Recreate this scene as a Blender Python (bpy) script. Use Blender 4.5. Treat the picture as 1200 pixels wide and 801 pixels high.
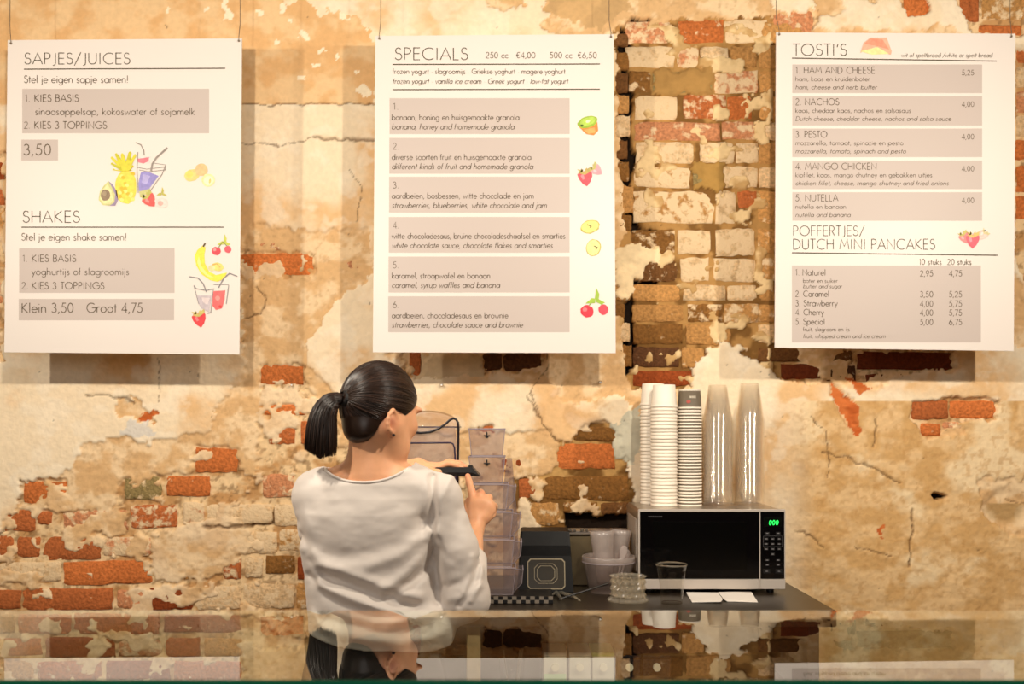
import bpy, math, random
import numpy as np
from mathutils import Vector, Matrix

for o in list(bpy.data.objects):
    bpy.data.objects.remove(o)
SC = bpy.context.scene
COL = SC.collection

# ---------------------------------------------------------------- camera
F = 1167.0          # focal length in pixels of the 1200 wide frame
CZ = 1.445          # eye height
HY = 500.5          # horizon row
cam_d = bpy.data.cameras.new('camera')
cam_d.sensor_width = 36.0
cam_d.lens = F / 1200.0 * 36.0
cam_d.shift_y = (HY - 400.5) / 1200.0
cam_d.clip_start = 0.05
cam_d.dof.use_dof = True
cam_d.dof.focus_distance = 2.85
cam_d.dof.aperture_fstop = 4.5
cam = bpy.data.objects.new('camera', cam_d)
COL.objects.link(cam)
cam.location = (0, 0, CZ)
cam.rotation_euler = (math.radians(90), 0, 0)
SC.camera = cam

# ---------------------------------------------------------------- world, lights, exposure
SC.view_settings.view_transform = 'Standard'
SC.view_settings.look = 'None'
SC.view_settings.gamma = 1.0
SC.view_settings.exposure = 0.18
SC.cycles.transparent_max_bounces = 96
SC.cycles.max_bounces = 10
world = bpy.data.worlds.new('room_light')
SC.world = world
world.use_nodes = True
world.node_tree.nodes['Background'].inputs[0].default_value = (1.0, 0.90, 0.78, 1)
world.node_tree.nodes['Background'].inputs[1].default_value = 0.18

def pendant(x, power=44, ax=None):
    d = bpy.data.lights.new('pendant_lamp', 'SPOT'); d.energy = power; d.shadow_soft_size = 0.03; d.color = (1.0, 0.885, 0.73)
    d.spot_size = math.radians(132); d.spot_blend = 0.55
    o = bpy.data.objects.new('pendant_lamp', d); COL.objects.link(o); o.location = (x, 1.80, 2.42)
    o.rotation_euler = (Vector((ax if ax is not None else x, 3.7, 1.75)) - o.location).to_track_quat('-Z', 'Y').to_euler()
for x, p, ax in ((-2.15, 62, -1.7), (-0.85, 58, -1.0), (0.62, 74, 0.3), (1.95, 82, 1.6)): pendant(x, p, ax)
def area(name, loc, aim, power, sx, sy, col=(1.0, 0.88, 0.72)):
    d = bpy.data.lights.new(name, 'AREA'); d.shape = 'RECTANGLE'
    d.size = sx; d.size_y = sy; d.energy = power; d.color = col
    o = bpy.data.objects.new(name, d); COL.objects.link(o)
    o.location = loc
    o.rotation_euler = (Vector(aim) - Vector(loc)).to_track_quat('-Z', 'Y').to_euler()
    return o
area('shop_window_daylight', (-1.2, -2.6, 2.6), (0, 3.7, 1.3), 46, 3.2, 1.6, (1.0, 0.93, 0.86))

# ---------------------------------------------------------------- helpers
def lin(c):
    return tuple(((v / 255) / 12.92 if v / 255 <= 0.04045 else ((v / 255 + 0.055) / 1.055) ** 2.4) for v in c)
def P(px, py, Y):
    return ((px - 600.0) * Y / F, Y, CZ - (py - HY) * Y / F)

def principled(name, color=(200, 200, 200), rough=0.6, metal=0.0, spec=0.5, alpha=None, coat=0.0, aniso=0.0):
    m = bpy.data.materials.new(name); m.use_nodes = True
    b = m.node_tree.nodes['Principled BSDF']
    b.inputs['Base Color'].default_value = (*lin(color), 1)
    b.inputs['Roughness'].default_value = rough
    b.inputs['Metallic'].default_value = metal
    b.inputs['Specular IOR Level'].default_value = spec
    b.inputs['Coat Weight'].default_value = coat
    return m
def nn(m, typ, **kw):
    n = m.node_tree.nodes.new(typ)
    for k, v in kw.items():
        setattr(n, k, v)
    return n
def lk(m, a, b):
    m.node_tree.links.new(a, b)
def add_noise(m, scale=40, detail=4, amount=0.25, bump=0.2, dist=0.002, base=None, stretch=None, gen='Object'):
    """multiply the base colour by soft noise and add fine relief"""
    b = m.node_tree.nodes['Principled BSDF']
    tc = nn(m, 'ShaderNodeTexCoord')
    src = tc.outputs[gen]
    if stretch:
        mp = nn(m, 'ShaderNodeMapping'); mp.inputs['Scale'].default_value = stretch
        lk(m, src, mp.inputs['Vector']); src = mp.outputs[0]
    n = nn(m, 'ShaderNodeTexNoise'); n.inputs['Scale'].default_value = scale; n.inputs['Detail'].default_value = detail
    lk(m, src, n.inputs['Vector'])
    if amount:
        mr = nn(m, 'ShaderNodeMapRange'); mr.inputs[1].default_value = 0.3; mr.inputs[2].default_value = 0.7
        mr.inputs[3].default_value = 1 - amount; mr.inputs[4].default_value = 1 + amount * 0.4
        lk(m, n.outputs[0], mr.inputs[0])
        mx = nn(m, 'ShaderNodeMix', data_type='RGBA', blend_type='MULTIPLY'); mx.inputs[0].default_value = 1
        mx.inputs[6].default_value = b.inputs['Base Color'].default_value
        if b.inputs['Base Color'].is_linked:
            lk(m, b.inputs['Base Color'].links[0].from_socket, mx.inputs[6])
        lk(m, mr.outputs[0], mx.inputs[7]); lk(m, mx.outputs[2], b.inputs['Base Color'])
    if bump:
        bp = nn(m, 'ShaderNodeBump'); bp.inputs['Strength'].default_value = bump; bp.inputs['Distance'].default_value = dist
        lk(m, n.outputs[0], bp.inputs['Height']); lk(m, bp.outputs[0], b.inputs['Normal'])
    return m
def attr_color(m, name='Col'):
    a = nn(m, 'ShaderNodeAttribute', attribute_name=name)
    lk(m, a.outputs['Color'], m.node_tree.nodes['Principled BSDF'].inputs['Base Color'])
    return a
def thin_glass(name, tint=(250, 250, 250), ior=1.45, rough=0.0, haze=0.0, haze_col=(200, 195, 200), gloss=1.0):
    """a thin clear sheet: Fresnel reflection on the outer face, tinted see-through otherwise"""
    m = bpy.data.materials.new(name); m.use_nodes = True
    nt = m.node_tree; nt.nodes.clear()
    out = nn(m, 'ShaderNodeOutputMaterial')
    tr = nn(m, 'ShaderNodeBsdfTransparent'); tr.inputs[0].default_value = (*lin(tint), 1)
    base = tr.outputs[0]
    if haze:
        df = nn(m, 'ShaderNodeBsdfDiffuse'); df.inputs[0].default_value = (*lin(haze_col), 1)
        mh = nn(m, 'ShaderNodeMixShader'); mh.inputs[0].default_value = haze
        lk(m, base, mh.inputs[1]); lk(m, df.outputs[0], mh.inputs[2]); base = mh.outputs[0]
    gl = nn(m, 'ShaderNodeBsdfGlossy'); gl.inputs['Roughness'].default_value = rough
    gl.inputs[0].default_value = (gloss, gloss, gloss, 1)
    fr = nn(m, 'ShaderNodeFresnel'); fr.inputs[0].default_value = ior
    ge = nn(m, 'ShaderNodeNewGeometry')
    sub = nn(m, 'ShaderNodeMath', operation='SUBTRACT'); sub.inputs[0].default_value = 1
    lk(m, ge.outputs['Backfacing'], sub.inputs[1])
    mu = nn(m, 'ShaderNodeMath', operation='MULTIPLY'); lk(m, fr.outputs[0], mu.inputs[0]); lk(m, sub.outputs[0], mu.inputs[1])
    mx = nn(m, 'ShaderNodeMixShader'); lk(m, mu.outputs[0], mx.inputs[0])
    lk(m, base, mx.inputs[1]); lk(m, gl.outputs[0], mx.inputs[2]); lk(m, mx.outputs[0], out.inputs[0])
    return m

def empty(name, loc, label, cat, group=None):
    o = bpy.data.objects.new(name, None); COL.objects.link(o)
    o.location = loc; o.empty_display_size = 0.05
    o['label'] = label; o['category'] = cat
    if group: o['group'] = group
    return o
def tag(o, label=None, cat=None, group=None, kind=None):
    if label: o['label'] = label
    if cat: o['category'] = cat
    if group: o['group'] = group
    if kind: o['kind'] = kind
    return o
def wloc(o):
    v = Vector((0, 0, 0))
    while o is not None:
        v = v + o.location; o = o.parent
    return v
def mk(name, verts, faces, mat, parent=None, smooth=False, cols=None, loc=None, mats=None, midx=None):
    """mesh object from WORLD coordinates; when parented (or loc given) verts are made relative to it"""
    off = wloc(parent) if parent is not None else Vector((0, 0, 0))
    org = Vector(loc) if loc is not None else off
    V = np.asarray(verts, dtype=np.float64) - np.array(org)
    me = bpy.data.meshes.new(name)
    me.from_pydata(V.tolist() if len(V) < 50000 else V, [], faces if not isinstance(faces, np.ndarray) else faces.tolist())
    for mm in (mats or [mat]): me.materials.append(mm)
    if midx is not None:
        me.polygons.foreach_set('material_index', np.asarray(midx, dtype=np.int32))
    if smooth:
        me.polygons.foreach_set('use_smooth', np.ones(len(me.polygons), dtype=bool))
    if cols is not None:
        ca = me.color_attributes.new('Col', 'FLOAT_COLOR', 'POINT')
        c = np.ones((len(me.vertices), 4), dtype=np.float32); c[:, :3] = np.asarray(cols)
        ca.data.foreach_set('color', c.ravel())
    me.update()
    o = bpy.data.objects.new(name, me); COL.objects.link(o)
    if parent is not None:
        o.parent = parent
        o.location = org - off
    elif loc is not None:
        o.location = org
    return o

class MB:
    """collects shapes into one mesh"""
    def __init__(s): s.v = []; s.f = []; s.m = []
    def add(s, v, f, mi=0):
        n = len(s.v); s.v += [tuple(p) for p in v]; s.f += [tuple(i + n for i in q) for q in f]; s.m += [mi] * len(f); return s
    def box(s, x0, x1, y0, y1, z0, z1, b=0.0, mi=0, M=None):
        if b <= 0:
            v = [(x, y, z) for x in (x0, x1) for y in (y0, y1) for z in (z0, z1)]
            f = [(0, 1, 3, 2), (4, 6, 7, 5), (0, 4, 5, 1), (2, 3, 7, 6), (0, 2, 6, 4), (1, 5, 7, 3)]
        else:
            v = []; ix = {}
            for i, x in enumerate((x0, x1)):
                for j, y in enumerate((y0, y1)):
                    for k, z in enumerate((z0, z1)):
                        sx, sy, sz = (1 if i == 0 else -1) * b, (1 if j == 0 else -1) * b, (1 if k == 0 else -1) * b
                        for ax, p in enumerate(((x, y + sy, z + sz), (x + sx, y, z + sz), (x + sx, y + sy, z))):
                            ix[(i, j, k, ax)] = len(v); v.append(p)
            f = []
            for i in (0, 1):
                q = [ix[(i, 0, 0, 0)], ix[(i, 0, 1, 0)], ix[(i, 1, 1, 0)], ix[(i, 1, 0, 0)]]; f.append(q if i == 0 else q[::-1])
                q = [ix[(0, i, 0, 1)], ix[(1, i, 0, 1)], ix[(1, i, 1, 1)], ix[(0, i, 1, 1)]]; f.append(q if i == 0 else q[::-1])
                q = [ix[(0, 0, i, 2)], ix[(0, 1, i, 2)], ix[(1, 1, i, 2)], ix[(1, 0, i, 2)]]; f.append(q if i == 0 else q[::-1])
            for a in (0, 1):
                for c in (0, 1):
                    e = [ix[(0, a, c, 1)], ix[(1, a, c, 1)], ix[(1, a, c, 2)], ix[(0, a, c, 2)]]; f.append(e if (a + c) % 2 else e[::-1])
                    e = [ix[(a, 0, c, 0)], ix[(a, 1, c, 0)], ix[(a, 1, c, 2)], ix[(a, 0, c, 2)]]; f.append(e[::-1] if (a + c) % 2 else e)
                    e = [ix[(a, c, 0, 0)], ix[(a, c, 1, 0)], ix[(a, c, 1, 1)], ix[(a, c, 0, 1)]]; f.append(e if (a + c) % 2 else e[::-1])
            for i in (0, 1):
                for j in (0, 1):
                    for k in (0, 1):
                        t = [ix[(i, j, k, 0)], ix[(i, j, k, 1)], ix[(i, j, k, 2)]]; f.append(t if (i + j + k) % 2 else t[::-1])
        if M is not None: v = [tuple(M @ Vector(p)) for p in v]
        return s.add(v, f, mi)
    def tube(s, pts, r, n=8, mi=0, cap=True, flat=1.0):
        pts = [Vector(p) for p in pts]; rr = r if isinstance(r, (list, tuple)) else [r] * len(pts)
        v = []; f = []; up = None
        for i, p in enumerate(pts):
            t = (pts[min(i + 1, len(pts) - 1)] - pts[max(i - 1, 0)]).normalized()
            if up is None:
                up = Vector((0, 0, 1)) if abs(t.z) < 0.9 else Vector((0, 1, 0))
            a = t.cross(up).normalized(); up = a.cross(t).normalized()
            for k in range(n):
                w = 2 * math.pi * k / n
                v.append(p + a * math.cos(w) * rr[i] + up * math.sin(w) * rr[i] * flat)
        for i in range(len(pts) - 1):
            for k in range(n):
                f.append((i * n + k, i * n + (k + 1) % n, (i + 1) * n + (k + 1) % n, (i + 1) * n + k))
        if cap: f.append(tuple(range(n))[::-1]); f.append(tuple((len(pts) - 1) * n + k for k in range(n)))
        return s.add(v, f, mi)
    def lathe(s, prof, c=(0, 0, 0), n=24, mi=0, closed=False, fx=None):
        v = []; f = []
        for (r, z) in prof:
            for k in range(n):
                w = 2 * math.pi * k / n
                rr = r * (fx(w, z) if fx else 1)
                v.append((c[0] + rr * math.cos(w), c[1] + rr * math.sin(w), c[2] + z))
        for i in range(len(prof) - 1):
            for k in range(n):
                f.append((i * n + k, i * n + (k + 1) % n, (i + 1) * n + (k + 1) % n, (i + 1) * n + k))
        if closed:
            f.append(tuple(range(n))[::-1]); f.append(tuple((len(prof) - 1) * n + k for k in range(n)))
        return s.add(v, f, mi)
    def build(s, name, mat, parent=None, smooth=False, mats=None, loc=None):
        return mk(name, s.v, s.f, mat, parent, smooth, mats=mats, midx=s.m if mats else None, loc=loc)

# ---------------------------------------------------------------- numpy noise
_rs = np.random.RandomState(7)
_T = _rs.rand(257, 257)
def vnoise(x, y, seed=0):
    x = x + seed * 17.31; y = y + seed * 9.77
    xi = np.floor(x).astype(int); yi = np.floor(y).astype(int)
    fx = x - xi; fy = y - yi
    fx = fx * fx * (3 - 2 * fx); fy = fy * fy * (3 - 2 * fy)
    a = _T[xi % 256, yi % 256]; b = _T[(xi + 1) % 256, yi % 256]
    c = _T[xi % 256, (yi + 1) % 256]; d = _T[(xi + 1) % 256, (yi + 1) % 256]
    return (a * (1 - fx) + b * fx) * (1 - fy) + (c * (1 - fx) + d * fx) * fy
def fbm(x, y, oct=4, seed=0, gain=0.5):
    t = 0; a = 1; s = 0
    for i in range(oct):
        t = t + a * vnoise(x * 2 ** i, y * 2 ** i, seed + i * 3); s += a; a *= gain
    return t / s
def sstep(a, b, x):
    t = np.clip((x - a) / (b - a), 0, 1); return t * t * (3 - 2 * t)
def pip(X, Y, poly):
    ins = np.zeros(X.shape, bool); n = len(poly)
    xs = [p[0] for p in poly]; ys = [p[1] for p in poly]
    for i in range(n):
        x0, y0 = poly[i]; x1, y1 = poly[(i + 1) % n]
        if y0 == y1: continue
        c = ((y0 > Y) != (y1 > Y)) & (X < (x1 - x0) * (Y - y0) / (y1 - y0) + x0)
        ins ^= c
    return ins
# ================================================================ the old wall
WY = 3.70                                   # mortar plane of the wall
m_wall = principled('crumbling_plaster', rough=0.88, spec=0.2)
attr_color(m_wall)
add_noise(m_wall, scale=55, detail=6, amount=0.07, bump=0.5, dist=0.006, gen='Object')

def cx_(lst): return lst
# thick cream plaster is everywhere except these openings (pixels on the wall)
OPEN1 = [  # rough beige undercoat shows (the top coat is gone)
 [(-200,640),(0,626),(8,612),(28,590),(31,566),(72,560),(88,546),(96,537),(101,520),(114,516),(150,513),(165,518),(186,518),(206,513),(226,509),(245,505),(252,490),(262,472),(273,458),(283,449),(290,425),(284,405),(284,285),(300,262),(350,270),(436,268),(436,330),(418,340),(400,347),(386,360),(376,380),(362,402),(359,430),(374,446),(395,456),(425,470),(470,480),(480,506),(500,510),(560,505),(565,507),(600,508),(628,503),(645,502),(655,520),(655,640),(640,720),(700,800),(700,1200),(-200,1200)],
 [(640,-60),(636,0),(640,20),(634,38),(700,60),(700,300),(640,390),(560,402),(480,402),(455,412),(484,440),(492,440),(500,418),(556,412),(562,432),(590,436),(612,448),(640,445),(652,455),(660,470),(700,470),(722,460),(740,475),(755,500),(760,640),(900,640),(880,600),(830,520),(810,470),(808,440),(812,425),(826,412),(850,398),(858,405),(880,420),(930,440),(968,448),(985,455),(1000,470),(1005,500),(996,510),(985,490),(975,455),(1010,448),(1030,455),(1045,440),(1075,432),(1118,434),(1120,410),(1200,404),(1210,380),(1180,300),(1180,40),(1140,45),(1100,30),(1060,40),(1000,36),(960,40),(930,20),(905,10),(880,-60)],
 [(1066,470),(1100,466),(1166,467),(1167,490),(1115,494),(1135,500),(1120,508),(1080,512),(1076,496),(1066,492)],
 [(1140,560),(1220,560),(1230,630),(1180,626),(1150,606)],
 [(136,462),(160,466),(172,474),(180,484),(188,484),(188,492),(174,494),(160,490),(140,486)],
 [(955,-50),(950,5),(960,18),(985,20),(990,-50)],
 [(560,-50),(570,6),(590,14),(612,10),(640,-50)],
]
OPEN0 = [  # bare brickwork (undercoat gone as well)
 [(-200,640),(0,628),(6,612),(27,594),(29,563),(78,562),(80,588),(108,598),(135,594),(146,556),(190,556),(194,560),(196,555),(228,553),(230,524),(279,524),(280,552),(300,560),(306,520),(306,428),(356,428),(366,458),(420,520),(480,560),(600,560),(600,640),(560,760),(480,760),(290,760),(280,1200),(-200,1200)],
 [(283,296),(368,296),(372,312),(366,324),(283,324)],
 [(562,497),(575,499),(590,508),(562,508)],
 [(582,536),(606,546),(612,556),(625,558),(650,548),(655,520),(672,512),(680,500),(710,495),(718,500),(735,540),(745,600),(740,720),(600,720),(600,640),(586,600)],
 [(722,28),(760,34),(800,22),(860,24),(908,20),(960,10),(950,34),(960,100),(960,300),(930,420),(985,452),(1005,500),(985,490),(970,452),(920,446),(880,420),(856,402),(842,402),(826,412),(814,425),(808,455),(740,455),(733,420),(722,380),(715,330),(735,260),(722,150)],
 [(556,412),(640,412),(634,436),(612,438),(590,436),(566,436)],
 [(470,402),(492,408),(492,440),(480,444),(468,420)],
 [(990,412),(1118,410),(1118,436),(1040,438),(1000,448)],
 [(1067,469),(1111,468),(1165,468),(1166,490),(1120,492),(1100,508),(1080,510),(1076,496),(1067,492)],
 [(1056,-30),(1086,-30),(1086,22),(1058,22)],[(1104,-30),(1200,-30),(1200,44),(1140,44),(1130,24)],
 [(1186,60),(1230,60),(1230,420),(1186,300)],
 [(-60,180),(6,180),(6,420),(-60,420)],
 [(1020,-60),(1020,10),(1060,-60)],
]
DEEP = [   # open joints and gaps between the stones
 [(726,30),(738,35),(740,60),(733,80),(742,110),(738,150),(745,190),(736,215),(742,250),(750,268),(742,272),(732,240),(728,180),(724,120),(727,70)],
 [(732,355),(742,350),(745,380),(744,430),(735,440),(728,390)],
 [(664,600),(676,603),(690,600),(700,606),(716,602),(735,603),(736,622),(664,622)],
 [(750,268),(790,272),(770,278),(752,276)],
 [(742,326),(772,330),(770,335),(742,334)],
 [(1091,578),(1100,575),(1108,580),(1104,586),(1093,586)],
 [(740,22),(760,24),(758,30),(735,32)],
]
CRACKS = [ # polylines: points, half width px, depth
 ([(370,164),(395,163),(410,166),(440,165)], 1.8, .012),
 ([(284,124),(340,125),(440,123)], 1.0, .004),
 ([(0,626),(10,618)], 1.0, .006),
 ([(103,465),(120,463),(135,466),(152,464),(158,472)], 1.3, .006),
 ([(240,617),(270,618),(300,615),(320,612),(321,598)], 1.8, .012),
 ([(1067,596),(1065,625),(1064,662)], 1.3, .01),
 ([(1008,543),(1030,552),(1042,560),(1052,566)], 1.3, .008),
 ([(960,530),(985,535),(1008,543)], .9, .005),
 ([(1022,490),(1024,505),(1019,522)], 1.3, .008),
 ([(950,490),(965,505),(967,530),(968,560)], .8, .004),
 ([(930,620),(950,628),(962,640)], 1.1, .005),
 ([(430,640),(440,645)], 1, .004),
 ([(186,420),(190,440),(186,470)], .8, .003),
 ([(640,400),(642,430),(620,460),(640,500)], .6, .003),
 ([(617,462),(640,500),(655,520)], .9, .003),
 ([(1180,585),(1230,600)], 1.0, .005),
 ([(283,170),(330,172),(370,164)], .9, .004),
 ([(410,200),(425,220),(420,260)], .7, .002),
 ([(1000,640),(1040,650)], .8, .004),
 ([(300,335),(312,350),(308,368),(284,372)], .9, .004),
]
def axis(segs):
    out = []
    for a, b, s in segs:
        n = max(1, int(round((b - a) / s))); out += list(np.linspace(a, b, n, endpoint=False))
    out.append(segs[-1][1]); return np.array(out)
gx = axis([(-4.2, -2.05, .06), (-2.05, 2.05, .005), (2.05, 4.2, .06)])
gz = axis([(0, .38, .04), (.38, 3.10, .005), (3.10, 4.2, .06)])
GX, GZ = np.meshgrid(gx, gz)
PX = 600 + GX * F / WY; PY = HY - (GZ - CZ) * F / WY
rough1 = (fbm(PX / 9, PY / 9, 4, 1) - .5); rough2 = (fbm(PX / 9, PY / 9, 4, 5) - .5)
wx = PX + rough1 * 17; wz = PY + rough2 * 17
o1 = np.zeros(PX.shape, bool); o0 = np.zeros(PX.shape, bool); dp = np.zeros(PX.shape, bool)
for p in OPEN1: o1 |= pip(wx, wz, p)
for p in OPEN0: o0 |= pip(wx, wz, p)
for p in DEEP: dp |= pip(PX + rough1 * 9, PY + rough2 * 9, p)
o1 |= o0; o0 |= dp
# scattered remnants of undercoat lying over the bare brickwork
rem = fbm(PX / 26, PY / 20, 4, 12)
left_low = (PX < 420) & (PY > 440)
remn = o0 & ~dp & (((rem > .625) & left_low) | ((rem > .63) & (PX > 720) & (PY < 460) & (PX < 905)) | ((rem > .62) & ~left_low & (PX < 720)))
for p in [[(180,624),(283,600),(300,640),(262,672),(185,682),(178,650)],[(112,598),(146,592),(152,626),(118,626)],[(722,292),(745,285),(770,292),(772,305),(755,315),(742,345),(735,352),(722,345)],[(620,588),(612,585),(608,600),(610,640),(633,640),(630,610)],[(812,190),(846,190),(846,222),(812,222)],[(764,82),(834,84),(834,110),(764,110)],[(718,500),(740,480),(752,470),(750,530),(735,545),(718,530)]]:
    remn |= pip(wx, wz, p)
hgt = np.where(o1, .013, .022)
hgt = np.where(o0, np.where(remn, .0150, .0035), hgt)
hgt = np.where(dp, -.035, hgt)
def blur(a, n=1):
    for _ in range(n):
        b = np.pad(a, 1, mode='edge')
        a = (b[:-2, 1:-1] + b[2:, 1:-1] + b[1:-1, :-2] + b[1:-1, 2:] + 4 * a) / 8
    return a
hgt = blur(hgt, 1)
amp = np.where(o1, .006, .0022); amp = np.where(o0, .0082, amp)
right_low = (PX > 900) & (PY > 470)
amp = np.where(right_low & ~o1, .0055, amp)
hgt = hgt + (fbm(PX / 7, PY / 6, 4, 20) - .5) * amp + (fbm(PX / 60, PY / 50, 3, 25) - .5) * .006
CR = np.zeros(PX.shape)
def seg_d(X, Y, a, b):
    ax, ay = a; bx, by = b; dx, dy = bx - ax, by - ay
    t = np.clip(((X - ax) * dx + (Y - ay) * dy) / (dx * dx + dy * dy + 1e-9), 0, 1)
    return np.hypot(X - ax - t * dx, Y - ay - t * dy)
cwx = PX + rough1 * 8; cwz = PY + rough2 * 8
for pts, w, dpt in CRACKS:
    d = np.full(PX.shape, 1e9)
    for a, b in zip(pts, pts[1:]): d = np.minimum(d, seg_d(cwx, cwz, a, b))
    k = np.clip(1.3 - d / w, 0, 1); CR = np.maximum(CR, k); hgt = hgt - k * dpt
# shallow scraped hollow on the right
hol = np.clip(1 - np.hypot((PX - 1178) / 34, (PY - 594) / 28), 0, 1)
hgt = hgt - sstep(0, .5, hol) * .014
# ---- colour of the layers themselves
def C(*c): return np.array(lin(c))
n_l = fbm(PX / 70, PY / 60, 5, 31)[..., None]; n_m = fbm(PX / 22, PY / 18, 5, 37)[..., None]; n_f = fbm(PX / 5, PY / 5, 4, 41)[..., None]
def mixc(a, b, t): return a * (1 - t) + b * t
cream = mixc(C(240, 220, 188), C(228, 188, 138), sstep(.45, .68, n_l)); cream = mixc(cream, C(246, 232, 208), sstep(.50, .66, n_m) * .5)
tan = mixc(C(222, 176, 122), C(232, 196, 148), sstep(.35, .65, n_m))
under = mixc(C(218, 178, 128), C(236, 206, 164), sstep(.42, .6, n_m)); under = mixc(under, C(188, 148, 102), sstep(.58, .75, n_f) * .45)
mortar = mixc(C(196, 150, 98), C(232, 200, 154), sstep(.36, .54, n_m)); mortar = mixc(mortar, C(120, 86, 50), sstep(.54, .70, n_f) * .6)
upper_left = ((PX < 442) & (PY < 124 + rough1 * 3))
w_edge = pip(wx, wz, [(442,60),(430,30),(412,18),(388,14),(376,22),(368,8),(352,-2),(340,16),(330,-8),(322,-60),(700,-60),(640,60),(640,420),(442,420)])
col = cream
ul = upper_left & ~w_edge & ~o1
col = np.where(ul[..., None], tan, col)
spl = np.zeros(PX.shape, bool)
for (x, y, rx, ry) in [(265,8,4,9),(268,22,5,7),(197,15,3,3),(243,13,4,2),(303,17,5,3),(333,14,5,5),(405,20,4,3),(358,45,6,5),(378,62,4,3),(356,94,4,4),(430,110,8,5),(395,70,3,3),(326,54,3,2),(345,26,3,2),(418,88,3,2),(372,80,3,4)]:
    spl |= np.hypot((PX + rough1 * 14 - x) / rx, (PY + rough2 * 14 - y) / ry) < 1
col = np.where((spl & ul)[..., None], C(246, 230, 200), col)
rl = (right_low & ~o1)[..., None] * sstep(900, 960, PX)[..., None]
rlc = mixc(C(226, 190, 140), C(208, 166, 110), sstep(.35, .6, n_m)); rlc = mixc(rlc, C(236, 210, 168), sstep(.55, .68, n_l))
rlc = mixc(rlc, C(190, 144, 88), sstep(.56, .72, n_f) * .45)
col = mixc(col, rlc, rl)
col = mixc(col, C(196, 150, 84), (sstep(.40, .62, n_m[..., 0]) * np.clip(1 - np.hypot((PX - 715) / 60, (PY - 455) / 45), 0, 1) ** .5 * .95)[..., None])
col = mixc(col, C(206, 160, 108), (sstep(.42, .58, n_m[..., 0]) * np.clip(1 - np.hypot((PX - 660) / 50, (PY - 478) / 30), 0, 1) ** .5 * .8)[..., None])
col = np.where(o1[..., None], under, col)
col = np.where(o0[..., None], np.where(remn[..., None], mixc(under, C(240, 220, 190), .35 * sstep(.4, .6, n_l)), mortar), col)
mid = (PX > 715) & (PX < 915) & (PY < 460)
col = np.where((mid & o0 & ~remn)[..., None], mixc(C(176, 134, 78), C(124, 88, 44), sstep(.45, .6, n_m)), col)
col = np.where((mid & o0 & remn)[..., None], mixc(C(196, 158, 104), C(230, 200, 150), sstep(.4, .55, n_m)), col)
lowc = (PX > 600) & (PX < 760) & (PY > 495) & (PY < 720)
col = np.where((lowc & o0 & ~remn)[..., None], mixc(C(190, 150, 92), C(120, 84, 40), sstep(.42, .6, n_m)), col)
for poly, cc in [([(748,75+0),(836,82),(834,112),(764,112)], C(164,126,72)), ([(812,190),(846,190),(846,222),(812,222)], C(160,124,66)),
                 ([(718,500),(740,480),(752,470),(750,530),(735,545),(718,530)], C(196,192,172)), ([(612,585),(633,600),(633,640),(606,640)], C(232,210,176)),
                 ([(640,-50),(640,16),(700,36),(740,10),(735,-50)], C(196,160,112)), ([(485,414),(560,412),(566,440),(485,440)], C(206,182,146)),
                 ([(722,292),(745,285),(770,292),(772,305),(755,315),(742,345),(735,352),(722,345)], C(232,208,166))]:
    k = pip(wx, wz, poly)
    col = np.where(k[..., None], mixc(cc, cc * 1.18, sstep(.4, .6, n_m)), col)
red = pip(wx, wz, [(165,484),(190,482),(188,489),(176,494),(165,492)]) | pip(wx, wz, [(973,446),(990,462),(1008,482),(1006,506),(998,508),(988,486),(975,462)]) | pip(wx, wz, [(990,440),(1020,452),(1012,462),(996,456)]) | pip(wx, wz, [(1022,618),(1032,614),(1034,628),(1024,626)]) | pip(wx, wz, [(1056,-30),(1086,-30),(1084,20),(1066,22)])
col = np.where(red[..., None], mixc(C(190, 96, 44), C(206, 116, 60), sstep(.4, .6, n_m)), col)
gy = pip(wx, wz, [(150,494),(180,492),(182,512),(146,512)]); col = np.where(gy[..., None], C(220, 212, 200), col)
col = mixc(col, C(92, 62, 32), (CR * .75)[..., None])
col = np.where(dp[..., None], C(34, 22, 12) * 1.0, col)
col = mixc(col, C(150, 120, 70), (sstep(.1, .6, hol) * (PY > 590) * .6)[..., None])
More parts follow.
